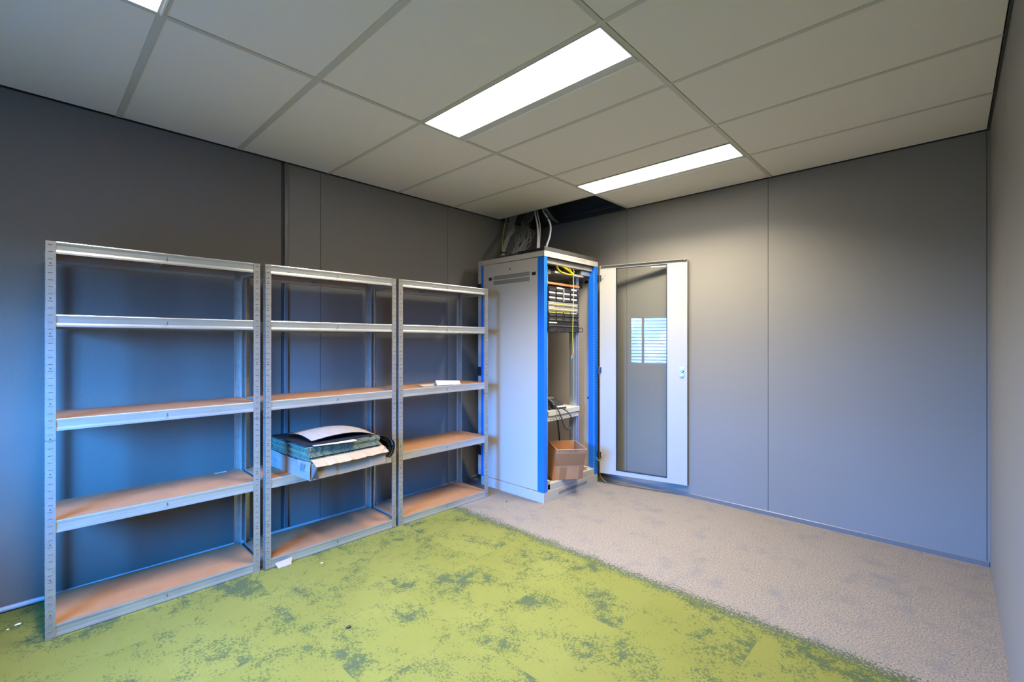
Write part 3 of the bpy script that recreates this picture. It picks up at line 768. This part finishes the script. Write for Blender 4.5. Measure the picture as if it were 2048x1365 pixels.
def patch_panel(kind, label, z, group='patch panels in the rack'):
    t = fx('patchbay', label, 'patch panel', z, group)
    body = {'black': M_black, 'grey': M_grey, 'yellowblack': M_black, 'comb': M_black, 'plain': M_navy}[kind]
    m = MB(); m.box((0, 0.0, 0.0006), (0.0025, EW, U-0.0006), body if kind != 'grey' else M_black)
    m.box((-0.10, 0.03, 0.002), (0.010, EW-0.03, U-0.002), body); m.build('face_plate', t, bevel=0.0006)
    m = MB()
    for q in (0.008, EW-0.016):
        for zz in (0.008, U-0.014): m.cyl((0.0025, q+0.004, zz+0.003), 0.0035, 0.002, M_lip, 'x', 8)
    m.build('screw', t)
    if kind == 'black':
        for b4 in range(4):
            y0 = 0.036+b4*0.108
            m = MB(); m.box((0.010, y0, 0.003), (0.016, y0+0.092, 0.022), M_navy)
            for p in range(6): m.box((0.016, y0+0.003+p*0.015, 0.006), (0.0165, y0+0.014+p*0.015, 0.018), M_slot)
            for p in range(6): m.box((0.016, y0+0.006+p*0.015, 0.019), (0.0166, y0+0.011+p*0.015, 0.0205), M_vent)
            m.build('port_block', t)
    if kind == 'grey':
        m = MB()
        for b6 in range(6):
            y0 = 0.040+b6*0.069
            for p in range(8):
                m.box((0.010, y0+p*0.0078, 0.006), (0.0106, y0+p*0.0078+0.006, 0.013), M_slot)
                m.box((0.010, y0+p*0.0078+0.002, 0.013), (0.0106, y0+p*0.0078+0.0045, 0.0155), M_slot)
        m.build('port_block', t)
        for b6 in range(6):
            y0 = 0.040+b6*0.069
            m = MB(); m.box((0.010, y0, 0.0185), (0.0108, y0+0.060, 0.0255), M_yel if not (b6 == 5) else M_white); m.build('label_strip', t)['label'] = 'yellow label strip' if b6 < 5 else 'white label strip'
        m = MB(); m.box((0.010, 0.036, 0.033), (0.0108, 0.110, 0.042), M_white); m.build('label_strip', t)['label'] = 'white label strip'
    if kind == 'yellowblack':
        for b4 in range(4):
            y0 = 0.036+b4*0.108
            m = MB(); m.box((0.010, y0, 0.034), (0.0112, y0+0.092, 0.040), M_yel if b4 < 3 else M_white); m.build('label_strip', t)['label'] = 'yellow label strip' if b4 < 3 else 'white label strip'
            m = MB(); m.box((0.010, y0, 0.006), (0.014, y0+0.092, 0.026), M_navy); m.box((0.014, y0+0.01, 0.009), (0.0143, y0+0.08, 0.011), M_vent); m.build('port_block', t)
    if kind == 'plain':
        for b4 in range(4):
            y0 = 0.036+b4*0.108
            m = MB(); m.box((0.010, y0, 0.004), (0.013, y0+0.096, 0.038), M_black); m.box((0.013, y0+0.005, 0.016), (0.0133, y0+0.085, 0.019), M_grey); m.box((0.013, y0+0.01, 0.028), (0.0133, y0+0.07, 0.030), M_vent); m.build('port_block', t)
    if kind == 'comb':
        m = MB(); m.box((0.010, 0.036, 0.030), (0.0112, 0.150, 0.041), M_white); m.build('label_strip', t)['label'] = 'white label strip'
        m = MB()
        for p in range(34): m.box((0.010, 0.036+p*0.0125, 0.004), (0.013, 0.036+p*0.0125+0.004, 0.011), M_grey)
        m.build('comb_strip', t)
    return t
lab = []
names = [('black', 'black patch panel directly under the orange strip'), ('black', 'black patch panel with white labels, middle one of the three'), ('black', 'black patch panel with white labels, just above the grey panels'),
         ('grey', 'upper grey patch panel with a row of yellow labels'), ('grey', 'lower grey patch panel with a row of yellow labels'),
         ('yellowblack', 'black patch panel with thin yellow strips, just below the grey panels'), ('plain', 'black blank-looking patch panel, second below the grey ones'), ('comb', 'black panel with one white label and a comb-like row, second from the bottom')]
for i, (k_, lb) in enumerate(names):
    zz = ZP-U*(i+1)
    t = patch_panel(k_, lb, zz)
    if k_ == 'black':
        for b4 in range(4):
            if i == 0 and b4 in (0, 2): continue
            y0 = 0.036+b4*0.108
            m = MB(); m.box((0.010, y0+0.002, 0.026), (0.0115, y0+0.088, 0.040), M_white); m.build('label_strip', t)['label'] = 'white label strip'
m = MB(); m.box((0, 0, 0), (0.002, 0.009, 0.125), M_white)
tag(m.build('label_tape', loc=(EX+0.0175, EY+0.236, ZP-0.130)), 'narrow upright white tape stuck across the black patch panels', 'tape')
# bottom black device with a handle
t = fx('rack_switch', 'black rack device with a loop handle, lowest of the panel stack', 'network device', ZP-U*9-0.004)
m = MB(); m.box((0, -0.001, 0), (0.004, EW+0.001, U+0.002), M_black); m.box((-0.16, 0.02, 0.001), (0.018, EW-0.02, U), M_black); m.build('housing', t, bevel=0.001)
m = MB()
for p in range(4): m.box((0.018, 0.045+p*0.11, 0.006), (0.0195, 0.125+p*0.11, 0.034), M_navy); m.box((0.0195, 0.05+p*0.11, 0.008), (0.020, 0.075+p*0.11, 0.0105), M_vent)
m.build('port_block', t)
for q in (EW-0.012,):
    m = MB(); m.tube([(0.002, q, 0.006), (0.046, q, 0.004), (0.052, q+0.001, 0.010), (0.052, q+0.001, 0.036), (0.046, q, 0.042), (0.002, q, 0.040)], 0.0035, M_black, 8); m.build('handle', t)['label'] = 'black loop handle'
m = MB(); m.cyl((0.0, 0, 0), 0.009, 0.002, M_lime, 'x', 16)
tag(m.build('round_sticker', loc=(EX+0.0012, EY+0.020, ZP-U*5.6)), 'small lime green dot sticker on the left mounting rail', 'sticker')
# two white devices and their shelf
t = fx('network_device', 'lower off-white device with a connector panel, halfway down the rack', 'network device', 0.645)
m = MB(); m.box((-0.26, 0.016, 0), (0.010, EW-0.018, 0.044), M_dev); m.build('housing', t, bevel=0.0015)
m = MB(); m.box((0, -0.001, 0.002), (0.0022, 0.020, 0.050), M_rackw); m.box((0, EW-0.022, 0.002), (0.0022, EW+0.002, 0.050), M_rackw); m.build('mounting_ear', t)
m = MB()
for p in range(9):
    zz = 0.008+(p % 2)*0.014
    m.box((0.010, 0.06+p*0.020, zz), (0.0108, 0.06+p*0.020+0.011, zz+0.010), [M_slot, M_vent, M_slot, M_key][p % 4])
for p in range(20): m.box((0.010, 0.05+p*0.013, 0.034), (0.0106, 0.05+p*0.013+0.006, 0.037), M_vent)
m.box((0.010, 0.28, 0.012), (0.0106, 0.44, 0.020), M_rackw)
m.build('connector_panel', t)
t = fx('network_device', 'upper off-white plain device with the telephone standing on it', 'network device', 0.6915)
m = MB(); m.box((-0.24, 0.022, 0), (0.020, EW-0.012, 0.045), M_dev); m.build('housing', t, bevel=0.002)
m = MB(); m.cyl((0.020, 0.30, 0.026), 0.003, 0.0008, M_slot, 'x', 8); m.box((0.020, 0.17, 0.004), (0.0206, 0.171, 0.040), M_vent); m.build('led', t)
ZD = 0.6915+0.045+0.0005
# telephone
ph = thing('desk_phone', 'black desk telephone lying on the upper white device in the rack', 'telephone', (EX+0.012, EY+0.168, ZD), R(-12))
# local: +x toward the front of the rack, phone slopes up towards -x
m = MB(); m.prism([(0.0, 0.0), (0.0, 0.014), (-0.205, 0.100), (-0.215, 0.092), (-0.200, 0.060), (-0.16, 0.0)], lambda p, q, t: (p, t, q), -0.095, 0.095, M_phone)
m.box((-0.0002, -0.09, 0.003), (0.001, 0.09, 0.006), M_phoneG)
m.build('phone_body', ph, bevel=0.004, seg=2)
sl = math.atan2(0.086, 0.205)
def onface(s_, h): return (-s_*math.cos(sl)-h*math.sin(sl)*-1*-1, s_*math.sin(sl)+0.014+h*math.cos(sl))
m = MB()
for r_ in range(6):
    for c_ in range(4):
        s_ = 0.045+r_*0.017; p, q = onface(s_, 0.001); y = -0.005+c_*0.022
        m.box((p-0.005, y, q-0.001), (p+0.005, y+0.012, q+0.003), M_key)
m.build('keypad', ph)
M_disp = mat('phone_display', (0.09, 0.10, 0.09), 0.25)
p, q = onface(0.175, 0.002)
m = MB(); mt = Matrix.Translation((p, 0.04, q)) @ Matrix.Rotation(sl, 4, 'Y'); m.box((-0.02, -0.04, 0), (0.02, 0.04, 0.003), M_disp, mt); m.build('display', ph)
p, q = onface(0.015, 0.001)
m = MB(); mt = Matrix.Translation((p, 0.045, q)) @ Matrix.Rotation(sl, 4, 'Y'); m.box((-0.012, -0.045, 0), (0.010, 0.04, 0.002), M_white, mt); m.build('name_label', ph)['label'] = 'white paper name label'
m = MB()
hp = smooth_pts([(0.012, -0.052, 0.030), (-0.02, -0.052, 0.052), (-0.09, -0.052, 0.088), (-0.15, -0.052, 0.112), (-0.200, -0.052, 0.124)], 5)
nn = len(hp); rr = [0.020 if (i < 5 or i > nn-6) else 0.013 for i in range(nn)]; rr[0] = 0.014; rr[-1] = 0.014
m.tube(hp, rr, M_phone, 10); m.build('handset', ph, smooth=True)['label'] = 'black handset'
m = MB(); m.tube([(v[0], v[1]+0.0172 if 4 < i < nn-5 else v[1]+0.0205, v[2]+0.004) for i, v in enumerate(hp)], 0.0022, M_phoneG, 6); m.build('handset_trim', ph, smooth=True)['label'] = 'silver handset edging'
m = MB()
cp = smooth_pts([(0.012, -0.040, 0.020), (0.030, -0.022, -0.010), (0.036, 0.012, -0.085), (0.036, 0.040, -0.150), (0.034, 0.085, -0.185), (0.034, 0.130, -0.150), (0.036, 0.128, -0.085), (0.036, 0.075, -0.022), (0.030, 0.020, 0.010), (0.006, 0.000, 0.010)], 8)
m.tube(cp, 0.0045, M_phone, 8); m.build('handset_cord', ph, smooth=True)['label'] = 'black looped handset cord'
# black cable hanging below
m = MB(); m.tube(smooth_pts([(-2.75, 3.528, 0.644), (-2.75, 3.535, 0.58), (-2.75, 3.550, 0.50), (-2.75, 3.563, 0.40), (-2.765, 3.568, 0.25), (-2.78, 3.57, 0.110)], 6), 0.0065, M_rub, 8)
tag(m.build('power_cable', smooth=True), 'black power cable hanging below the white devices behind the cardboard box', 'cable')
for k, pts in enumerate([[(EX-0.08, EY+0.040, 1.26), (EX-0.08, EY+0.085, 1.22), (EX-0.08, EY+0.100, 1.13), (EX-0.08, EY+0.070, 1.06), (EX-0.08, EY+0.050, 1.0), (EX-0.08, EY+0.055, 0.90), (EX-0.08, EY+0.045, 0.75)],
                         [(EX-0.09, EY+0.035, 1.24), (EX-0.09, EY+0.062, 1.19), (EX-0.09, EY+0.078, 1.11), (EX-0.09, EY+0.055, 1.02), (EX-0.09, EY+0.042, 0.92), (EX-0.09, EY+0.040, 0.76)]]):
    m = MB(); m.tube(smooth_pts(pts, 6), 0.0025, M_cabG, 6)
    tag(m.build('network_cable', smooth=True), ['grey cable bowing out furthest from the left rail inside the rack', 'thin grey cable close to the left rail inside the rack'][k], 'cable', 'loose cables on the left rail')
m = MB(); m.tube(smooth_pts([(EX-0.10, EY+0.045, 0.60), (EX-0.10, EY+0.08, 0.52), (EX-0.10, EY+0.14, 0.45), (EX-0.11, EY+0.20, 0.38)], 6), 0.0018, mat('purple_wire', (0.12, 0.07, 0.2), 0.5), 6)
tag(m.build('thin_wire', smooth=True), 'thin dark purple wire below the white devices, left of the black cable', 'wire')

# cardboard box at the foot of the rack
FL, FR = Vector((-2.497, 3.131, 0)), Vector((-2.331, 3.348, 0))
dv = Vector((-0.772, 0.636, 0))*0.290
zb, zc_, zt_ = 0.1455, 0.272, 0.420
tFL, tFR = Vector((-2.437, 3.124, 0)), Vector((-2.261, 3.315, 0)); tBL, tBR = Vector((-2.700, 3.340, 0)), Vector((-2.545, 3.530, 0))
box = thing('cardboard_box', 'open brown cardboard box standing in the foot of the rack', 'box', (FL.x, FL.y, zb))
O_ = Vector((FL.x, FL.y, zb))
def P3(v, z): return Vector((v.x, v.y, z)) - O_
bot = [FL, FR, FR+dv, FL+dv]
mid = [v + (w_-v)*0.35 for v, w_ in zip(bot, (tFL, tFR, tBR, tBL))]
top = [tFL, tFR, tBR, tBL]
def quadwall(a, b, c, d, cen, mt, th=0.003):
    m = MB(); inn = []
    for q in (a, b, c, d):
        v = (cen-q); v.z = 0; inn.append(q + v.normalized()*th)
    m.add([a, b, c, d]+inn, [(0, 1, 2, 3), (7, 6, 5, 4), (0, 4, 5, 1), (1, 5, 6, 2), (2, 6, 7, 3), (3, 7, 4, 0)], mt)
    return m
cen = sum((P3(v, 0) for v in bot), Vector())/4
def onside(i, u, v, off=0.0):
    j = (i+1) % 4
    lo, hi, za, zz, t_ = (bot, mid, zb, zc_, v/0.46) if v < 0.46 else (mid, top, zc_, zt_, (v-0.46)/0.54)
    a = P3(lo[i], za)*(1-t_)+P3(hi[i], zz)*t_; b_ = P3(lo[j], za)*(1-t_)+P3(hi[j], zz)*t_
    return a*(1-u)+b_*u
m = MB()
for i in range(4):
    gr = [[onside(i, k/8, q/14) for q in range(15)] for k in range(9)]
    inn = []
    for row in gr:
        for p in row:
            v_ = cen-p; v_.z = 0; inn.append(p+v_.normalized()*0.003)
    fl0 = [p for row in gr for p in row]; N0 = len(fl0)
    fs = [(a*15+b, (a+1)*15+b, (a+1)*15+b+1, a*15+b+1) for a in range(8) for b in range(14)]
    m.add(fl0, fs, M_card); m.add(inn, [f[::-1] for f in fs], M_card)
    m.add([gr[0][14], gr[8][14], inn[8*15+14], inn[14]], [(0, 1, 2, 3)], M_cardE)
fl_ = [P3(v, zb) for v in bot]; fu = [P3(v, zb+0.003) for v in bot]; m.hexa(fl_+fu, M_card)
m.build('carton_body', box)
m = MB()
for i in range(4):
    j = (i+1) % 4; a, b_ = P3(top[i], zt_), P3(top[j], zt_)
    m.tube([a, b_], 0.0022, M_cardE, 4)
m.build('rim', box)['label'] = 'pale cut rim'
# tape over the front face
def onfront(u, v):
    return onside(0, u, v) + Vector((0.78, -0.6, 0))*0.0016
def tape(u0, u1, v0, v1, mt, name='tape', lab='glossy brown packing tape'):
    m = MB(); gr = [[onfront(u0+(u1-u0)*i/6, v0+(v1-v0)*j/8) for j in range(9)] for i in range(7)]
    m.sheet(gr, 0.0004, mt); m.build(name, box)['label'] = lab
tape(0.0, 1.0, 0.47, 0.86, M_card2); tape(0.22, 0.44, 0.0, 0.41, M_card2); tape(0.86, 1.0, 0.0, 0.44, M_card2)
m = MB(); random.seed(3); u_ = 0.08
while u_ < 0.72:
    wd = random.uniform(0.012, 0.035)
    a = onfront(u_, 0.95); b_ = onfront(u_+wd, 0.95+random.uniform(-.02, .02)); c = onfront(u_+wd*0.3, 0.915)
    m.tube([a, b_, c][:random.choice((2, 3))], 0.0012, M_slot, 4)
    u_ += wd+random.choice((0.012, 0.02, 0.045))
m.build('printed_marks', box)['label'] = 'row of dark printed characters'

# ------------------------------------------------------------------ cables above the rack
random.seed(21)
g1 = 'grey network cables rising from the rack into the ceiling gap'
def V(*a): return Vector(a)
def cable(pts, r, mt, name, label, group=None, seg=6):
    m = MB(); m.tube(smooth_pts(pts, 7), r, mt, seg); o = m.build(name, smooth=True); tag(o, label, 'cable', group); return o
ru = random.uniform
for i in range(26):
    b0 = V(-3.10+ru(-.028, .028), 3.14+ru(-.02, .02), 2.095)
    b1 = V(-3.125+ru(-.012, .012), 3.175+ru(-.010, .010), 2.205)
    m1 = V(-3.15+ru(-.022, .022), 3.24+ru(-.02, .02), 2.32)
    m2 = V(-3.22+ru(-.055, .045), 3.38+ru(-.03, .03), 2.47)
    e1 = V(-3.29+ru(-.07, .07), 3.46+ru(-.03, .03), 2.64); e2 = e1+V(ru(-.05, .0), 0.12, 0.15)
    cable([b0, b1, m1, m2, e1, e2], 0.0038, M_cabG, 'network_cable', 'thin grey network cable in the straight left bundle above the rack', g1+', left bundle')
for i in range(26):
    b0 = V(-3.03+ru(-.045, .05), 3.17+ru(-.02, .03), 2.095)
    s_ = ru(0, 1)
    b1 = b0+V(ru(-.02, .03), 0.03, 0.06)
    m1 = V(-3.09+s_*0.15+ru(-.02, .02), 3.30+ru(-.03, .05), 2.27+ru(-.03, .03))
    m2 = V(-3.17+s_*0.20+ru(-.03, .03), 3.42+ru(-.04, .05), 2.42+ru(-.03, .04))
    m3 = V(-3.25+s_*0.12+ru(-.03, .03), 3.52+ru(-.03, .05), 2.54+ru(-.02, .03))
    e1 = V(-3.30+ru(-.04, .1), 3.64+ru(-.03, .05), 2.60+ru(0, .03)); e2 = e1+V(0.0, 0.08, 0.12)
    cable([b0, b1, m1, m2, m3, e1, e2], 0.0034, M_cabG, 'network_cable', 'thin grey network cable in the fanned-out right bundle above the rack', g1+', right bundle')
for k in range(2):
    cc = V(-3.125, 3.175, 2.200) if k == 0 else V(-3.03, 3.195, 2.158)
    P = [cc+V(0.024*math.cos(a), 0.022*math.sin(a), 0.004*math.sin(a*2)) for a in [2*math.pi*i/24 for i in range(24)]] if k == 0 else [cc+V(0.055*math.cos(a), 0.035*math.sin(a), 0.010*abs(math.sin(a))) for a in [2*math.pi*i/24 for i in range(24)]]
    m = MB(); m.tube(P, 0.007, M_rub, 8, closed=True)
    tag(m.build('cable_tie', smooth=True), ['black strap tied around the left cable bundle on the rack', 'black strap lying around the foot of the right cable bundle'][k], 'cable tie')
cable([(-3.12, 3.15, 2.10), (-3.19, 3.22, 2.20), (-3.28, 3.32, 2.38), (-3.33, 3.40, 2.55), (-3.34, 3.46, 2.72)], 0.0045, M_cabGr, 'earth_cable', 'dull green-yellow cable left of the grey cable bundles', None)
C1 = 'pair of white conduits rising from the rack centre'
cable([(-2.800, 3.30, 2.121), (-2.803, 3.30, 2.22), (-2.815, 3.32, 2.34), (-2.865, 3.37, 2.46), (-2.95, 3.44, 2.59), (-3.02, 3.50, 2.75)], 0.0085, M_cabW, 'white_conduit', 'thick white conduit, left one of the pair rising from the middle of the rack roof', C1, 8)
cable([(-2.788, 3.305, 2.121), (-2.792, 3.31, 2.22), (-2.803, 3.33, 2.34), (-2.850, 3.39, 2.46), (-2.935, 3.455, 2.60), (-3.00, 3.52, 2.76)], 0.006, M_cabW, 'white_conduit', 'slimmer white conduit, right one of the pair rising from the middle of the rack roof', C1, 8)
c3 = cable([(-2.700, 3.30, 2.121), (-2.695, 3.30, 2.22), (-2.675, 3.32, 2.31), (-2.680, 3.34, 2.41), (-2.745, 3.38, 2.50), (-2.87, 3.46, 2.62), (-2.95, 3.54, 2.75)], 0.0085, M_cabW, 'white_conduit', 'single curved white conduit with a black band, nearest the front of the rack', None, 8)
m = MB(); m.tube([(-2.735, 3.374, 2.486), (-2.748, 3.382, 2.502)], 0.0105, M_rub, 8); m.build('band', c3)['label'] = 'black tape band'
for k in range(2):
    cable([(-2.86-0.03*k, 3.43, 2.68), (-2.925-0.02*k, 3.60, 2.655), (-3.01-0.02*k, 3.80, 2.63), (-3.04-0.02*k, 3.93, 2.62)], 0.007, M_cabG, 'network_cable', ['dim grey cable in the ceiling gap running to the back wall, front one of two', 'dim grey cable in the ceiling gap running to the back wall, rear one of two'][k], 'cables crossing the ceiling gap')

# ------------------------------------------------------------------ bits on the floor
m = MB(); m.add([(0, 0, 0), (0, 0.075, 0), (-0.016, 0.085, 0.034), (-0.016, -0.012, 0.030), (0.004, 0, 0.001), (0.004, 0.075, 0.001), (-0.012, 0.085, 0.035), (-0.012, -0.012, 0.031)],
      [(0, 3, 2, 1), (4, 5, 6, 7), (0, 1, 5, 4), (1, 2, 6, 5), (2, 3, 7, 6), (3, 0, 4, 7)], M_chip)
tag(m.build('wood_chip', loc=(-2.885, 1.030, 0.0005)), 'pale wooden offcut leaning against the bottom beam of the middle unit', 'offcut')
def lump(name, loc, s, mt, label, cat, group=None, seed=1):
    random.seed(seed); m = MB(); seg, rg = 8, 5; vs = []; fs = []
    for i in range(rg+1):
        a = math.pi*i/rg
        for j in range(seg):
            b_ = 2*math.pi*j/seg; k = random.uniform(.75, 1.1)
            vs.append((s[0]*k*math.sin(a)*math.cos(b_), s[1]*k*math.sin(a)*math.sin(b_), s[2]*(1+math.cos(a))))
    for i in range(rg):
        for j in range(seg):
            fs.append((i*seg+j, (i+1)*seg+j, (i+1)*seg+(j+1) % seg, i*seg+(j+1) % seg))
    m.add(vs, fs, mt); tag(m.build(name, loc=loc, smooth=True), label, cat, group)
lump('pebble', (-2.049, 1.044, 0), (0.010, 0.015, 0.005), M_stone, 'small black pebble lying alone on the green carpet', 'pebble', seed=2)
lump('dirt_speck', (-2.70, 2.78, 0), (0.005, 0.006, 0.003), M_stone, 'tiny black speck on the beige carpet left of the rack', 'speck', seed=3)
lump('plaster_crumb', (-2.759, 1.236, 0), (0.006, 0.009, 0.003), M_crumb, 'white crumb on the green carpet in front of the middle unit', 'crumb', seed=4)
lump('plaster_crumb', (-3.206, -0.022, 0), (0.008, 0.014, 0.003), M_crumb, 'larger pale crumb near the left wall pipe', 'crumb', seed=5)
lump('plaster_crumb', (-3.185, -0.055, 0), (0.004, 0.005, 0.002), M_crumb, 'smaller pale crumb near the left wall pipe, closer to the photo edge', 'crumb', seed=6)

# ------------------------------------------------------------------ daylight
wd = bpy.data.worlds.new('sky'); S.world = wd; wd.use_nodes = True
n = wd.node_tree.nodes; l = wd.node_tree.links; n.clear()
out = n.new('ShaderNodeOutputWorld'); bg = n.new('ShaderNodeBackground')
tc = n.new('ShaderNodeTexCoord'); sp = n.new('ShaderNodeSeparateXYZ'); l.new(tc.outputs['Generated'], sp.inputs[0])
rp = n.new('ShaderNodeValToRGB'); e = rp.color_ramp.elements
e[0].position = 0.462; e[0].color = (0.012, 0.014, 0.010, 1)
q_ = e.new(0.478); q_.color = (0.06, 0.10, 0.17, 1)
e[2].position = 0.60; e[1].position = 0.478; e[2].color = (0.028, 0.275, 1.0, 1)
mr = n.new('ShaderNodeMapRange'); mr.inputs[1].default_value = -1; mr.inputs[2].default_value = 1; l.new(sp.outputs['Z'], mr.inputs[0])
l.new(mr.outputs[0], rp.inputs[0])
nz = n.new('ShaderNodeTexNoise'); nz.inputs['Scale'].default_value = 14; nz.inputs['Detail'].default_value = 6; l.new(tc.outputs['Generated'], nz.inputs['Vector'])
r2 = n.new('ShaderNodeValToRGB'); r2.color_ramp.elements[0].position = 0.42; r2.color_ramp.elements[1].position = 0.55
r2.color_ramp.elements[0].color = (0.45, 0.5, 0.5, 1); r2.color_ramp.elements[1].color = (1, 1, 1, 1); l.new(nz.outputs[0], r2.inputs[0])
mx = n.new('ShaderNodeMix'); mx.data_type = 'RGBA'; mx.blend_type = 'MULTIPLY'; mx.inputs[0].default_value = 1
l.new(rp.outputs[0], mx.inputs[6]); l.new(r2.outputs[0], mx.inputs[7]); 
ge = n.new('ShaderNodeMapRange'); ge.inputs[1].default_value = -0.1; ge.inputs[2].default_value = 0.6; ge.inputs[3].default_value = 1.25; ge.inputs[4].default_value = 1.45
l.new(sp.outputs['X'], ge.inputs[0])
m2 = n.new('ShaderNodeVectorMath'); m2.operation = 'SCALE'; l.new(mx.outputs[2], m2.inputs[0]); l.new(ge.outputs[0], m2.inputs['Scale'])
l.new(m2.outputs[0], bg.inputs[0])
bg.inputs[1].default_value = 280.0
l.new(bg.outputs[0], out.inputs[0])
for a, b_, z0, z1 in WIN:
    ld = bpy.data.lights.new('window_portal', 'AREA'); ld.shape = 'RECTANGLE'; ld.size = b_-a; ld.size_y = z1-z0; ld.cycles.is_portal = True
    lo = bpy.data.objects.new('window_portal', ld); COL.objects.link(lo); lo.location = ((a+b_)/2, YN-0.11, (z0+z1)/2); lo.rotation_euler = (R(90), 0, 0)

# ------------------------------------------------------------------ camera
cd_ = bpy.data.cameras.new('camera'); co = bpy.data.objects.new('camera', cd_); COL.objects.link(co)
cd_.sensor_width = 36; cd_.lens = 924.2746/2048*36; cd_.clip_start = 0.02
cd_.shift_x = 0.0; cd_.shift_y = 0.0
co.location = (0, 0, 1.345)
co.rotation_euler = (Matrix.Rotation(R(43.5123), 4, 'Z') @ Matrix.Rotation(R(90+0.0408), 4, 'X') @ Matrix.Rotation(R(0.0207), 4, 'Z')).to_euler()
S.camera = co
S.view_settings.view_transform = 'Standard'; S.view_settings.look = 'None'; S.view_settings.gamma = 1
S.view_settings.exposure = 0.0
S.view_settings.use_curve_mapping = False
S.cycles.max_bounces = 10; S.cycles.diffuse_bounces = 6; S.cycles.transparent_max_bounces = 12
